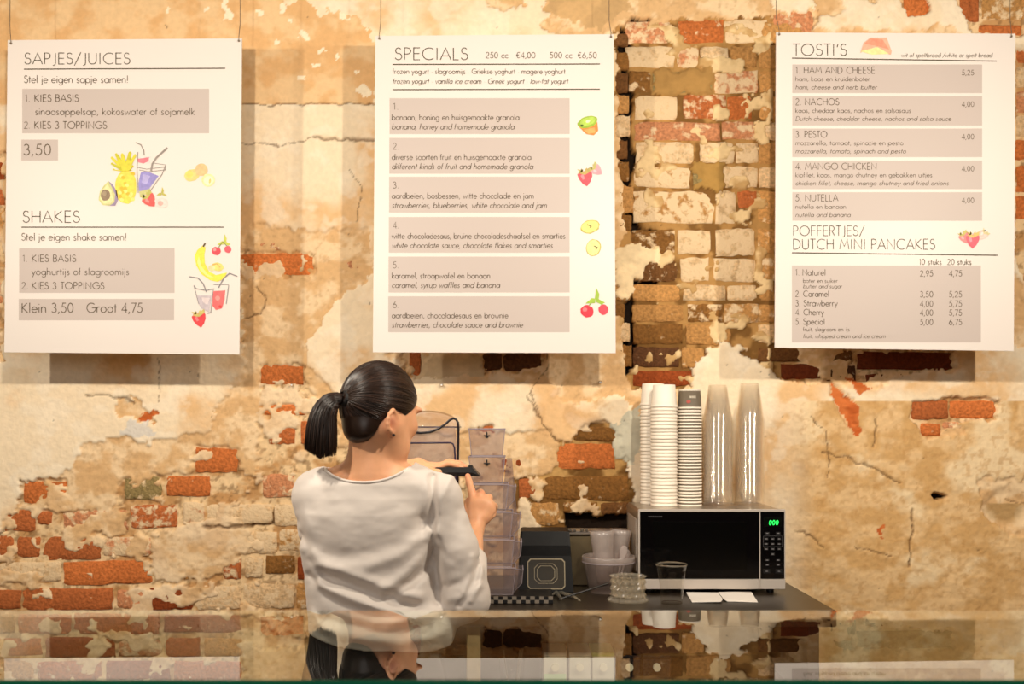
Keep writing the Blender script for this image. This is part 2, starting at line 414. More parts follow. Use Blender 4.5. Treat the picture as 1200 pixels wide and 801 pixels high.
# small pits
pit = (vnoise(PX / 2.6, PY / 2.6, 77) > .985) & (vnoise(PX / 40, PY / 40, 78) > .45)
col = np.where(pit[..., None], col * .45, col); hgt = hgt - pit * .004
nx, nz = len(gx), len(gz)
Vw = np.stack([GX, WY - hgt, GZ], -1).reshape(-1, 3)
ii = np.arange(nx * nz).reshape(nz, nx)
Fw = np.stack([ii[:-1, :-1], ii[:-1, 1:], ii[1:, 1:], ii[1:, :-1]], -1).reshape(-1, 4)
def fast_mesh(name, V, Q, mat, cols=None, smooth=True, parent=None, loc=None, attrs=None):
    me = bpy.data.meshes.new(name)
    V = np.asarray(V, np.float32)
    org = np.array(loc if loc is not None else (wloc(parent) if parent is not None else (0, 0, 0)), np.float32)
    V = V - org
    k = Q.shape[1]
    me.vertices.add(len(V)); me.vertices.foreach_set('co', V.ravel())
    me.loops.add(Q.size); me.loops.foreach_set('vertex_index', Q.ravel().astype(np.int32))
    me.polygons.add(len(Q)); me.polygons.foreach_set('loop_start', np.arange(0, Q.size, k, dtype=np.int32))
    me.polygons.foreach_set('loop_total', np.full(len(Q), k, dtype=np.int32))
    if smooth: me.polygons.foreach_set('use_smooth', np.ones(len(Q), bool))
    me.materials.append(mat)
    me.update(calc_edges=True)
    if cols is not None:
        ca = me.color_attributes.new('Col', 'FLOAT_COLOR', 'POINT')
        c = np.ones((len(V), 4), np.float32); c[:, :3] = cols; ca.data.foreach_set('color', c.ravel())
    for an, av in (attrs or {}).items():
        at = me.attributes.new(an, 'FLOAT', 'POINT'); at.data.foreach_set('value', np.asarray(av, np.float32))
    me.validate()
    o = bpy.data.objects.new(name, me); COL.objects.link(o)
    if parent is not None:
        o.parent = parent
    elif loc is not None: o.location = loc
    return o
wall = fast_mesh('wall_back', Vw, Fw, m_wall, cols=col.reshape(-1, 3))
tag(wall, kind='structure')

# ---- bricks: each its own object set into the wall
m_brick = bpy.data.materials.new('old_brick'); m_brick.use_nodes = True
_b = m_brick.node_tree.nodes['Principled BSDF']; _b.inputs['Roughness'].default_value = .9; _b.inputs['Specular IOR Level'].default_value = .15
oi = nn(m_brick, 'ShaderNodeObjectInfo'); geo = nn(m_brick, 'ShaderNodeNewGeometry')
na = nn(m_brick, 'ShaderNodeTexNoise'); na.inputs['Scale'].default_value = 26; na.inputs['Detail'].default_value = 6; na.inputs['Roughness'].default_value = .62
nb = nn(m_brick, 'ShaderNodeTexNoise'); nb.inputs['Scale'].default_value = 90; nb.inputs['Detail'].default_value = 5
for n_ in (na, nb): lk(m_brick, geo.outputs['Position'], n_.inputs['Vector'])
mul = nn(m_brick, 'ShaderNodeMapRange'); mul.inputs[1].default_value = .3; mul.inputs[2].default_value = .7; mul.inputs[3].default_value = .62; mul.inputs[4].default_value = 1.15
lk(m_brick, nb.outputs[0], mul.inputs[0])
mc = nn(m_brick, 'ShaderNodeMix', data_type='RGBA', blend_type='MULTIPLY'); mc.inputs[0].default_value = 1
lk(m_brick, oi.outputs['Color'], mc.inputs[6]); lk(m_brick, mul.outputs[0], mc.inputs[7])
# whitewash remnants, amount from the object colour's alpha
sub = nn(m_brick, 'ShaderNodeMath', operation='SUBTRACT'); sub.inputs[0].default_value = .74
am = nn(m_brick, 'ShaderNodeMath', operation='MULTIPLY'); am.inputs[1].default_value = .42
lk(m_brick, oi.outputs['Alpha'], am.inputs[0]); lk(m_brick, am.outputs[0], sub.inputs[1])
gt = nn(m_brick, 'ShaderNodeMath', operation='SUBTRACT'); lk(m_brick, na.outputs[0], gt.inputs[0]); lk(m_brick, sub.outputs[0], gt.inputs[1])
sh = nn(m_brick, 'ShaderNodeMapRange'); sh.inputs[1].default_value = 0; sh.inputs[2].default_value = .10
lk(m_brick, gt.outputs[0], sh.inputs[0])
ww = nn(m_brick, 'ShaderNodeMix', data_type='RGBA'); ww.inputs[7].default_value = (*lin((226, 198, 158)), 1)
lk(m_brick, sh.outputs[0], ww.inputs[0]); lk(m_brick, mc.outputs[2], ww.inputs[6]); lk(m_brick, ww.outputs[2], _b.inputs['Base Color'])
bp = nn(m_brick, 'ShaderNodeBump'); bp.inputs['Strength'].default_value = .8; bp.inputs['Distance'].default_value = .007
lk(m_brick, nb.outputs[0], bp.inputs['Height']); lk(m_brick, bp.outputs[0], _b.inputs['Normal'])

R_ = random.Random(3)
def brick_mesh(k):
    v = []; f = []; nx_, nz_ = 7, 4
    for j in range(nz_ + 1):
        for i in range(nx_ + 1):
            u = i / nx_ - .5; w = j / nz_ - .5
            edge = (i in (0, nx_)) + (j in (0, nz_))
            x = u + (R_.uniform(-.018, .018) if 0 < i < nx_ else R_.uniform(-.012, .02) * (1 if u < 0 else -1))
            z = w + (R_.uniform(-.04, .04) if 0 < j < nz_ else R_.uniform(-.02, .06) * (1 if w < 0 else -1))
            y = -.5 + (.16 if edge == 1 else .34 if edge == 2 else 0) + R_.uniform(-.09, .09)
            v.append((x, y, z))
    W = nx_ + 1
    for j in range(nz_):
        for i in range(nx_):
            a = j * W + i; f.append((a, a + 1, a + W + 1, a + W))
    ring = [i for i in range(W)] + [j * W + nx_ for j in range(1, nz_ + 1)] + [nz_ * W + i for i in range(nx_ - 1, -1, -1)] + [j * W for j in range(nz_ - 1, 0, -1)]
    n0 = len(v)
    for r in ring: v.append((v[r][0], .5, v[r][2]))
    for q in range(len(ring)):
        a, b = ring[q], ring[(q + 1) % len(ring)]; c, d = n0 + q, n0 + (q + 1) % len(ring)
        f.append((a, c, d, b))
    me = bpy.data.meshes.new('brick'); me.from_pydata(v, [], f); me.materials.append(m_brick)
    me.polygons.foreach_set('use_smooth', np.ones(len(me.polygons), bool)); me.update()
    return me
BM = [brick_mesh(k) for k in range(12)]
BC = {'o': (190, 108, 60), 'O': (206, 118, 62), 'd': (150, 72, 34), 'p': (206, 140, 98), 'w': (224, 188, 142), 'b': (140, 96, 48), 'B': (120, 80, 44), 'k': (96, 62, 38), 'g': (150, 130, 84), 't': (198, 146, 86), 'r': (112, 52, 26)}
def brick(x0, y0, x1, y1, c='o', wash=.3, pr=.0115):
    o = bpy.data.objects.new('brick', BM[R_.randrange(12)]); COL.objects.link(o)
    d = .05; zc = WY - pr + d / 2 - R_.uniform(-.002, .003)
    a = P(x0, y1, WY); b = P(x1, y0, WY)
    o.location = ((a[0] + b[0]) / 2, zc, (a[2] + b[2]) / 2)
    o.scale = (b[0] - a[0], d * .5, b[2] - a[2])
    o.location.y = WY - pr + d * .25
    o.rotation_euler = (0, math.radians(R_.uniform(-1, 1)), math.radians(R_.uniform(-1.2, 1.2)))
    k = R_.uniform(.88, 1.1); cc = lin(BC[c])
    o.color = (cc[0] * k, cc[1] * k, cc[2] * k, wash)
    o.parent = wall
    return o
BR = """29 563 80 590 O .1;230 524 279 553 O .05;196 557 247 581 O .2;147 557 190 585 g .5;5 596 42 622 o .1;45 598 62 614 o .3;75 597 150 621 p .6;154 591 208 618 o .55;215 588 240 614 p .9;243 590 319 613 w .9;323 594 350 614 w .9
308 555 345 582 p .5;352 560 400 582 t .7;0 627 17 653 o .1;21 628 48 652 o .3;52 628 119 655 o .25;122 628 178 651 p .8;322 590 366 616 w .8;285 622 325 648 w .8;328 620 368 645 t .8
0 657 72 681 w .8;75 656 178 684 O .05;215 660 240 678 t .5;262 655 283 678 o .5;288 652 308 676 w .7;312 650 346 672 b .35;349 651 368 678 d .1;372 650 400 678 t .4
-30 690 25 712 o .1;28 688 133 714 o .12;138 690 172 712 p .5;176 687 226 714 d .08;229 685 283 713 w .7;286 683 345 712 w .6;348 682 400 712 t .5
-40 718 18 741 t .3;22 719 84 742 o .3;88 718 188 742 o .2;193 719 283 741 d .3;-30 747 50 768 o .3;54 746 136 769 d .2;140 748 190 768 p .7;195 746 235 769 o .3;240 747 284 768 t .3
-40 773 40 797 t .4;44 774 120 796 o .4;125 773 200 797 d .3;205 773 284 797 o .3;-40 803 60 826 o .3;64 803 150 826 t .3;155 803 230 826 o .3
306 428 356 450 O .15;307 460 330 470 p .7;306 474 360 486 O .3;308 458 362 470 w .7;316 493 346 520 o .3;353 493 380 520 o .1;372 458 420 486 t .5;283 297 368 323 O .25;290 283 340 293 p .7;386 297 430 320 p .7
562 498 590 512 o .05;588 536 612 552 d .3;608 560 631 583 o .15;651 519 720 549 O .1;672 500 728 516 b .15;633 557 736 586 b .25;621 588 655 615 t .45;660 588 700 600 b .6;704 588 736 602 B .3;606 618 632 645 w .6
733 26 785 52 p .65;795 24 847 51 O .35;849 24 898 51 w .9;733 55 790 80 w .85;793 56 818 80 p .8;820 56 853 80 w .75;856 55 886 80 t .3;737 84 762 108 b .5;765 85 834 110 g .2;836 83 887 110 p .8
744 113 793 141 w .95;800 112 850 140 o .6;852 113 880 140 O .35;743 144 844 165 p .45;846 143 888 164 p .6;745 167 812 192 w .75;820 167 860 192 w .8;862 168 888 192 w .8;743 196 808 220 t .9;812 197 844 220 g .3;846 195 887 220 w .8
742 224 836 262 t .85;838 224 862 262 w .8;864 224 886 244 o .3;740 270 790 298 b .55;794 270 832 298 w .85;838 268 884 300 w .85;750 303 793 330 B .4;797 302 830 330 w .9;836 303 884 330 w .8
742 333 796 353 t .2;800 334 850 352 w .6;852 334 886 353 w .7;741 357 800 377 t .3;806 356 846 377 b .6;848 356 888 378 t .7;742 380 799 403 b .25;804 380 856 404 t .3;742 406 795 430 k .15;799 407 825 432 t .3;742 434 812 452 d .05;744 455 800 475 B .1
888 26 940 50 t .3;889 54 930 80 t .3;890 84 930 108 t .3;890 113 930 140 t .3;890 144 930 165 w .5;889 168 930 192 t .3;889 196 930 220 w .5;888 224 930 262 t .3;888 268 930 298 t .4;888 303 930 330 t .6;889 334 930 352 t .3;889 357 930 378 t .5;888 380 930 402 w .4
721 40 736 54 B .2;722 62 737 82 b .2;721 86 736 108 B .1;722 112 737 132 t .2;720 136 738 160 w .6;721 165 735 186 B .2;722 190 737 212 b .4;720 218 742 250 t .1;724 252 740 270 b .1;722 340 738 352 t .3;720 356 732 372 b .3;722 378 738 400 w .5;720 404 740 430 b .4
566 413 588 434 k .1;590 413 634 436 k .05;480 403 493 440 o .2;888 408 940 424 B .2;915 426 965 444 r .2;944 410 998 426 B .3;968 428 1002 446 k .3;1004 412 1116 434 r .05;1014 438 1040 452 r .1;1044 438 1056 456 d .1
1067 469 1110 491 o .15;1112 469 1165 490 O .1;1078 496 1101 510 O .2;1104 494 1140 503 p .6
1058 -10 1085 20 O .05;1124 -14 1146 26 o .1;1146 30 1196 42 O .1;906 12 952 38 p .5;958 20 984 38 g .4;1150 -10 1200 24 t .6;1190 48 1225 74 o .3;1190 78 1225 104 w .6;1190 108 1225 132 p .5;1190 136 1225 160 w .6;1188 164 1225 188 O .2;1190 195 1225 225 O .1;1190 230 1225 256 O .1;1088 -10 1104 22 b .4
-40 190 6 214 d .2;-40 218 6 240 o .2;-40 244 6 268 t .4;-40 330 6 355 p .5"""  # darkest bricks under the boards have board shadow put into their colour
for ln in BR.replace('\n', ';').split(';'):
    t = ln.split()
    if len(t) >= 5: brick(*[float(a) for a in t[:4]], t[4], float(t[5]))
# undercoat slab edges and small wall fixings
m_screw = principled('bright_screw', (210, 200, 185), .25, 1.0)
def wall_screw(px, py, lab, r=.0055):
    c = P(px, py, WY - .02); mb = MB()
    mb.tube([(c[0], WY + .01, c[2]), (c[0], WY - .034, c[2])], r * .6, 10)
    mb.tube([(c[0], WY - .034, c[2]), (c[0], WY - .038, c[2]), (c[0], WY - .041, c[2])], [r, r, r * .6], 12)
    o = mb.build('wall_screw', m_screw, smooth=False, loc=c); tag(o, lab, 'screw'); return o
wall_screw(343, 451, 'small round screw head in the wall left of the woman\'s head')
wall_screw(518, 451, 'small screw head in plaster right of the woman\'s head', .006)
wall_screw(703, 448, 'shiny screw head in the stained plaster below the middle menu board', .007)

# floor and side returns of the shop
m_floor = principled('dark_floor', (92, 76, 60), .5); add_noise(m_floor, 6, 4, .3, .1)
m_rear = principled('dark_rear_wall', (70, 54, 40), .8)
rw_ = MB().box(-4.2, 4.2, -3.56, -3.5, 0, 4.2).build('wall_front', m_rear); tag(rw_, kind='structure')
m_side = principled('cream_plaster_side', (222, 192, 152), .9); add_noise(m_side, 3, 5, .15, .1)
for nm_, xa_, xb_ in (('wall_left', -4.26, -4.2), ('wall_right', 4.2, 4.26)):
    tag(MB().box(xa_, xb_, -3.5, 3.7, 0, 4.2).build(nm_, m_side), kind='structure')
fl = MB().box(-4.2, 4.2, -3.5, 3.76, -.06, 0).build('floor', m_floor); tag(fl, kind='structure')
# ================================================================ stroke lettering (geometric sans)
def arc(cx, cy, rx, ry, a0, a1, n=None):
    n = n or max(3, int(abs(a1 - a0) / 26) + 1)
    return [(cx + rx * math.cos(math.radians(a0 + (a1 - a0) * i / n)), cy + ry * math.sin(math.radians(a0 + (a1 - a0) * i / n))) for i in range(n + 1)]
X_ = .60
G = {}
G['A'] = (.78, [[(.03, 0), (.39, 1), (.75, 0)], [(.15, .33), (.63, .33)]])
G['B'] = (.58, [[(.08, 0), (.08, 1), (.28, 1)] + arc(.28, .77, .21, .23, 90, -90) + [(.08, .54)], [(.28, .54)] + arc(.28, .27, .25, .27, 90, -90) + [(.08, 0)]])
G['C'] = (.86, [arc(.52, .5, .45, .5, 50, 310)])
G['D'] = (.76, [[(.08, 0), (.08, 1), (.24, 1)] + arc(.24, .5, .46, .5, 90, -90) + [(.08, 0)]])
G['E'] = (.55, [[(.5, 1), (.08, 1), (.08, 0), (.5, 0)], [(.08, .52), (.47, .52)]])
G['F'] = (.52, [[(.48, 1), (.08, 1), (.08, 0)], [(.08, .52), (.45, .52)]])
G['G'] = (.96, [arc(.53, .5, .46, .5, 48, 360), [(.99, .5), (.58, .5)]])
G['H'] = (.74, [[(.08, 0), (.08, 1)], [(.66, 0), (.66, 1)], [(.08, .53), (.66, .53)]])
G['I'] = (.26, [[(.13, 0), (.13, 1)]])
G['J'] = (.36, [[(.26, 1), (.26, .08)] + arc(.1, .08, .16, .2, 0, -100)])
G['K'] = (.66, [[(.08, 0), (.08, 1)], [(.56, 1), (.1, .52), (.62, 0)]])
G['L'] = (.48, [[(.08, 1), (.08, 0), (.44, 0)]])
G['M'] = (.96, [[(.05, 0), (.2, 1), (.48, .28), (.76, 1), (.91, 0)]])
G['N'] = (.82, [[(.08, 0), (.08, 1), (.74, 0), (.74, 1)]])
G['O'] = (1.02, [arc(.51, .5, .46, .5, 0, 360)])
G['P'] = (.56, [[(.08, 0), (.08, 1), (.26, 1)] + arc(.26, .74, .24, .26, 90, -90) + [(.08, .48)]])
G['R'] = (.6, [[(.08, 0), (.08, 1), (.26, 1)] + arc(.26, .75, .23, .25, 90, -90) + [(.08, .5)], [(.26, .5), (.55, 0)]])
G['S'] = (.56, [arc(.28, .76, .19, .24, 30, 250, 7) + arc(.28, .27, .23, .27, 75, -160, 8)])
G['T'] = (.52, [[(.01, 1), (.51, 1)], [(.26, 1), (.26, 0)]])
G['U'] = (.72, [[(.08, 1), (.08, .3)] + arc(.36, .28, .28, .28, 180, 360) + [(.64, 1)]])
G['V'] = (.7, [[(.02, 1), (.35, 0), (.68, 1)]])
G['W'] = (1.0, [[(.02, 1), (.27, 0), (.5, .85), (.73, 0), (.98, 1)]])
G['X'] = (.66, [[(.04, 0), (.62, 1)], [(.04, 1), (.62, 0)]])
G['Y'] = (.62, [[(.02, 1), (.31, .48), (.6, 1)], [(.31, .48), (.31, 0)]])
G['Z'] = (.6, [[(.06, 1), (.56, 1), (.05, 0), (.56, 0)]])
r_ = .27
bowl = lambda cx=.31: arc(cx, .3, r_, .3, 0, 360, 10)
G['a'] = (.64, [bowl(), [(.58, X_), (.58, 0)]])
G['b'] = (.64, [[(.06, 1.04), (.06, 0)], bowl(.33)])
G['c'] = (.5, [arc(.31, .3, r_, .3, 48, 312, 7)])
G['d'] = (.64, [bowl(), [(.58, 1.04), (.58, 0)]])
G['e'] = (.6, [[(.05, .32), (.57, .32)] + arc(.31, .3, .26, .3, 8, 322, 9)])
G['f'] = (.3, [[(.12, 0), (.12, .84)] + arc(.25, .84, .13, .16, 180, 95, 3), [(.01, X_), (.25, X_)]])
G['g'] = (.64, [bowl(), [(.58, X_), (.58, -.1)] + arc(.33, -.1, .25, .22, 0, -160, 5)])
G['h'] = (.58, [[(.07, 1.04), (.07, 0)], arc(.28, .38, .21, .22, 180, 0, 5) + [(.49, 0)]])
G['i'] = (.2, [[(.1, X_), (.1, 0)], [(.1, .82), (.1, .9)]])
G['j'] = (.2, [[(.1, X_), (.1, -.2), (.0, -.3)], [(.1, .82), (.1, .9)]])
G['k'] = (.5, [[(.07, 1.04), (.07, 0)], [(.42, X_), (.09, .3), (.46, 0)]])
G['l'] = (.2, [[(.1, 1.04), (.1, 0)]])
G['m'] = (.88, [[(.07, X_), (.07, 0)], arc(.26, .4, .19, .2, 180, 0, 4) + [(.45, 0)], arc(.63, .4, .18, .2, 180, 0, 4) + [(.81, 0)]])
G['n'] = (.58, [[(.07, X_), (.07, 0)], arc(.28, .38, .21, .22, 180, 0, 5) + [(.49, 0)]])
G['o'] = (.62, [bowl()])
G['p'] = (.64, [[(.06, X_), (.06, -.34)], bowl(.33)])
G['q'] = (.64, [bowl(), [(.58, X_), (.58, -.34)]])
G['r'] = (.36, [[(.07, X_), (.07, 0)], arc(.24, .4, .17, .2, 180, 60, 3)])
G['s'] = (.42, [arc(.21, .45, .13, .15, 30, 260, 5) + arc(.2, .15, .15, .15, 80, -160, 5)])
G['t'] = (.3, [[(.14, .88), (.14, 0)], [(.0, X_), (.29, X_)]])
G['u'] = (.58, [[(.07, X_), (.07, .22)] + arc(.28, .22, .21, .22, 180, 360, 5) + [(.49, X_)], [(.49, .2), (.49, 0)]])
G['v'] = (.5, [[(.02, X_), (.25, 0), (.48, X_)]])
G['w'] = (.76, [[(.02, X_), (.2, 0), (.38, .52), (.56, 0), (.74, X_)]])
G['x'] = (.48, [[(.03, 0), (.45, X_)], [(.03, X_), (.45, 0)]])
G['y'] = (.5, [[(.02, X_), (.26, .02)], [(.48, X_), (.12, -.34)]])
G['z'] = (.46, [[(.04, X_), (.42, X_), (.04, 0), (.43, 0)]])
G['0'] = (.62, [arc(.31, .5, .25, .5, 0, 360, 12)])
G['1'] = (.4, [[(.08, .86), (.24, 1), (.24, 0)]])
G['2'] = (.6, [arc(.29, .74, .22, .26, 165, -35, 6) + [(.06, 0), (.54, 0)]])
G['3'] = (.58, [arc(.26, .77, .19, .23, 150, -90, 6) + arc(.26, .27, .24, .27, 90, -150, 7)])
G['4'] = (.62, [[(.46, 0), (.46, 1), (.04, .26), (.6, .26)]])
G['5'] = (.58, [[(.5, 1), (.2, 1), (.12, .58)] + arc(.26, .32, .25, .32, 110, -150, 8)])
G['6'] = (.6, [[(.4, 1), (.1, .46)], arc(.3, .3, .25, .3, 0, 360, 10)])
G['7'] = (.54, [[(.04, 1), (.5, 1), (.16, 0)]])
G['9'] = (.6, [[(.2, 0), (.5, .54)], arc(.3, .7, .25, .3, 0, 360, 10)])
G['8'] = (.6, [arc(.3, .76, .2, .24, 0, 360, 9), arc(.3, .27, .24, .27, 0, 360, 9)])
G['.'] = (.24, [[(.1, 0), (.1, .09)]])
G[','] = (.24, [[(.14, .1), (.04, -.16)]])
G['/'] = (.52, [[(.02, -.14), (.5, 1.06)]])
G["'"] = (.2, [[(.13, 1.0), (.07, .72)]])
G['!'] = (.26, [[(.13, 1), (.13, .26)], [(.13, 0), (.13, .08)]])
G['-'] = (.34, [[(.05, .34), (.29, .34)]])
G['·'] = (.28, [[(.11, .3), (.17, .3)]])
G['€'] = (.6, [arc(.36, .5, .26, .5, 50, 310, 8), [(.0, .58), (.42, .58)], [(.0, .42), (.4, .42)]])
G[' '] = (.34, [])
def ribbon(pts, w):
    v = []; f = []; n = len(pts)
    for i, (x, y) in enumerate(pts):
        a = pts[max(i - 1, 0)]; b = pts[min(i + 1, n - 1)]
        if 0 < i < n - 1:
            d1 = Vector((x - a[0], y - a[1])); d2 = Vector((b[0] - x, b[1] - y))
            if d1.length < 1e-9 or d2.length < 1e-9: d = d1 + d2; m = 1
            else:
                d1.normalize(); d2.normalize(); d = d1 + d2
                if d.length < .2: d = d2.copy(); m = 1
                else: m = min(1.6, 1 / max(.5, math.sqrt((1 + d1.dot(d2)) / 2)))
        else: d = Vector((b[0] - a[0], b[1] - a[1])); m = 1
        if d.length < 1e-9: d = Vector((1, 0))
        d.normalize(); nx_, ny_ = -d.y * w / 2 * m, d.x * w / 2 * m
        v += [(x + nx_, y + ny_), (x - nx_, y - ny_)]
    for i in range(n - 1): f.append((2 * i, 2 * i + 1, 2 * i + 3, 2 * i + 2))
    return v, f
def write(acc, s, x0, base, x1, cap, w=.085, ital=0.0):
    """lettering in picture pixels: baseline at base, cap height cap, stretched from x0 to x1"""
    adv = sum(G[c][0] + .06 for c in s); sx = (x1 - x0) / adv; cur = 0
    for c in s:
        a, st = G[c]
        for p in st:
            if c in 'O' or (len(p) > 6 and p[0] == p[-1]): p = p + [p[1]]
            q = [((cur + x + ital * y) * sx, y * cap) for x, y in p]
            v, f = ribbon(q, w * cap)
            n = len(acc[0]); acc[0].extend((x0 + vx, base - vy) for vx, vy in v); acc[1].extend(tuple(i + n for i in q_) for q_ in f)
        cur += a + .06

# ================================================================ menu boards
BY = 3.45                                    # board face
m_board = principled('matt_white_board', (222, 213, 206), .42, spec=.35)
m_grey = principled('printed_warm_grey', (190, 177, 170), .45, spec=.3)
m_ink = principled('printed_olive_black_ink', (78, 68, 48), .5, spec=.3)
m_ink2 = principled('glare_paled_ink', (98, 84, 66), .5, spec=.3)  # small-print ink, paled partly to stand in for lamp glare
m_cable = principled('steel_cable', (150, 132, 112), .35, .8)
m_print = principled('printed_watercolour', rough=.5, spec=.3); attr_color(m_print)
add_noise(m_print, 90, 4, .16, 0)
def flat(name, pv, faces, mat, root, dy=0.0006, cols=None):
    Y = BY - dy if not isinstance(dy, (list, np.ndarray)) else None
    if Y is not None: V = [P(x, y, Y) for x, y in pv]
    else: V = [P(x, y, BY - d) for (x, y), d in zip(pv, dy)]
    return mk(name, V, [tuple(f) for f in faces], mat, root, cols=cols)
def rect(x0, y0, x1, y1): return [(x0, y0), (x1, y0), (x1, y1), (x0, y1)]
def menu_board(corners, label, greys, rules, texts, cables, shear=(0, 0)):
    x0 = sum(c[0] for c in corners) / 4
    o = P(x0, corners[2][1], BY); root = empty('menu_board', (o[0], BY + .003, o[2]), label, 'menu board', 'menu boards hung on the brick wall')
    mb = MB(); fr = [P(x, y, BY) for x, y in corners]; bk = [(a, BY + .006, c) for a, b, c in fr]
    mb.add(fr + bk, [(0, 1, 2, 3), (7, 6, 5, 4), (0, 4, 5, 1), (1, 5, 6, 2), (2, 6, 7, 3), (3, 7, 4, 0)])
    mb.build('board_panel', m_board, root)
    tl, tr_, br, bl = corners
    def wp(x, y):   # follow the slight skew of the hung board
        v = (y - tl[1]) / (bl[1] - tl[1]); u = (x - tl[0]) / (tr_[0] - tl[0])
        return (x, y + ((tr_[1] - tl[1]) * (1 - v) + (br[1] - bl[1]) * v) * (u - .5) * 0)
    for g in greys:
        flat('grey_text_box', rect(*g), [(3, 2, 1, 0)], m_grey, root, .0004)
    for (a, b, c, d, th) in rules:
        flat('ruled_line', [(a, b - th / 2), (c, d - th / 2), (c, d + th / 2), (a, b + th / 2)], [(3, 2, 1, 0)], m_ink, root, .0007)
    for nm, grp in texts.items():
        acc = ([], [])
        for t in grp: write(acc, *t[:5], **(t[5] if len(t) > 5 else {}))
        flat(nm, acc[0], acc[1], m_ink if nm == 'heading' else m_ink2, root, .001)['kind'] = 'stuff'
    for (cx0, cy0, cx1, cy1) in cables:
        a = P(cx0, cy0, BY - .001); b = P(cx1, cy1, BY + .0)
        mb = MB(); mb.tube([(a[0], BY - .002, a[2]), (a[0], BY - .0035, a[2] + .012), (b[0], BY + .004, a[2] + .06), (b[0], BY + .01, 3.6)], .0013, 6)
        mb.tube([(a[0], BY - .0004, a[2] - .0), (a[0], BY - .005, a[2] - .0)], .0035, 8)
        mb.build('hanging_cable', m_cable, root)
    return root

TH = dict(w=.075)
b1 = menu_board([(9, 47), (283.5, 45), (280.5, 415), (5, 412.5)], 'left menu board headed SAPJES/JUICES and SHAKES, on white panel',
    [(26, 104, 245, 156), (25, 163.5, 68, 188), (22.5, 290.5, 204.5, 343), (22, 350, 204, 375)],
    [(28, 81, 264, 80, 1.3), (25, 266, 262, 266, 1.3)],
    {'heading': [("SAPJES/JUICES", 28, 75, 154, 13, TH), ("SHAKES", 26, 260.5, 95, 13.5, TH)],
     'lettering': [("Stel je eigen sapje samen!", 28, 97, 151, 8.6, dict(w=.1)), ("1.", 29, 119, 36, 8), ("KIES BASIS", 40, 119, 93, 8.2, dict(w=.11)),
        ("sinaasappelsap, kokoswater of sojamelk", 41, 134.5, 229, 8, dict(w=.1)), ("2.", 28, 150.5, 36, 8), ("KIES 3 TOPPINGS", 40, 150.5, 126, 8.2, dict(w=.11)),
        ("3,50", 27, 181.5, 61, 12.5, dict(w=.1)), ("Stel je eigen shake samen!", 25, 281.5, 149, 8.4, dict(w=.1)),
        ("1.", 26, 306.5, 33, 7.6), ("KIES BASIS", 37, 306.5, 90, 8, dict(w=.11)), ("yoghurtijs of slagroomijs", 37, 322, 152, 8, dict(w=.1)),
        ("2.", 25, 338.5, 34, 8), ("KIES 3 TOPPINGS", 37, 338.5, 123, 8, dict(w=.11)), ("Klein 3,50", 25, 366, 87, 11, dict(w=.1)), ("Groot 4,75", 101, 366, 168, 11, dict(w=.1))]},
    [(13, 51, 11, 0), (280, 48, 281, 0)])
sp = dict(w=.11); si = dict(w=.11, ital=.2)
gy0 = [115, 161.5, 207, 254, 300.5, 347]; 
rows = [("1.", "banaan, honing en huisgemaakte granola", 609, "banana, honey and homemade granola", 603), ("2.", "diverse soorten fruit en huisgemaakte granola", 623, "different kinds of fruit and homemade granola", 625),
        ("3.", "aardbeien, bosbessen, witte chocolade en jam", 626, "strawberries, blueberries, white chocolate and jam", 641), ("4.", "witte chocoladesaus, bruine chocoladeschaafsel en smarties", 663, "white chocolate sauce, chocolate flakes and smarties", 648),
        ("5.", "karamel, stroopwafel en banaan", 575, "caramel, syrup waffles and banana", 586), ("6.", "aardbeien, chocoladesaus en brownie", 596, "strawberries, chocolate sauce and brownie", 613)]
tx = []
for y, (n, a, ax, b, bx) in zip(gy0, rows):
    tx += [(n, 460, y + 13.5, 468, 7.5, dict(w=.09)), (a, 459, y + 25.5, ax, 6.6, sp), (b, 459, y + 36.5, bx, 6.6, si)]
b2 = menu_board([(440, 42), (719, 40), (721.5, 413.5), (437, 412.5)], 'middle menu board headed SPECIALS with six grey numbered rows',
    [(456.5 - i * .3, y, 667.5, y + 42) for i, y in enumerate(gy0)],
    [(460, 75.5, 703, 75, 1.3), (460, 105, 703, 104.5, 1.3)],
    {'heading': [("SPECIALS", 462, 70, 550, 14, TH)],
     'lettering': [("250 cc", 569, 68, 596, 6.8, sp), ("€4,00", 605, 68, 628, 6.8, sp), ("500 cc", 644, 68, 671, 6.8, sp), ("€6,50", 677, 68, 700, 6.8, sp),
        ("frozen yogurt · slagroomijs · Griekse yoghurt · magere yoghurt", 460, 86.5, 663, 6, sp), ("frozen yogurt · vanilla ice cream · Greek yogurt · low-fat yogurt", 460, 98, 666, 6, si)] + tx},
    [(444.5, 45.5, 446, 0), (716, 43.5, 714, 0)])
rw = [("1. HAM AND CHEESE", 1026, "ham, kaas en kruidenboter", 1020, "ham, cheese and herb butter", 1028, "5,25"), ("2. NACHOS", 984, "kaas, cheddar kaas, nachos en salsasaus", 1068, "Dutch cheese, cheddar cheese, nachos and salsa sauce", 1115, "4,00"),
      ("3. PESTO", 970, "mozzarella, tomaat, spinazie en pesto", 1059, "mozzarella, tomato, spinach and pesto", 1062, "4,00"), ("4. MANGO CHICKEN", 1028, "kipfilet, kaas, mango chutney en gebakken uitjes", 1093, "chicken fillet, cheese, mango chutney and fried onions", 1112, "4,00"),
      ("5. NUTELLA", 983, "nutella en banaan", 992, "nutella and banana", 997, "4,00")]
tx = []
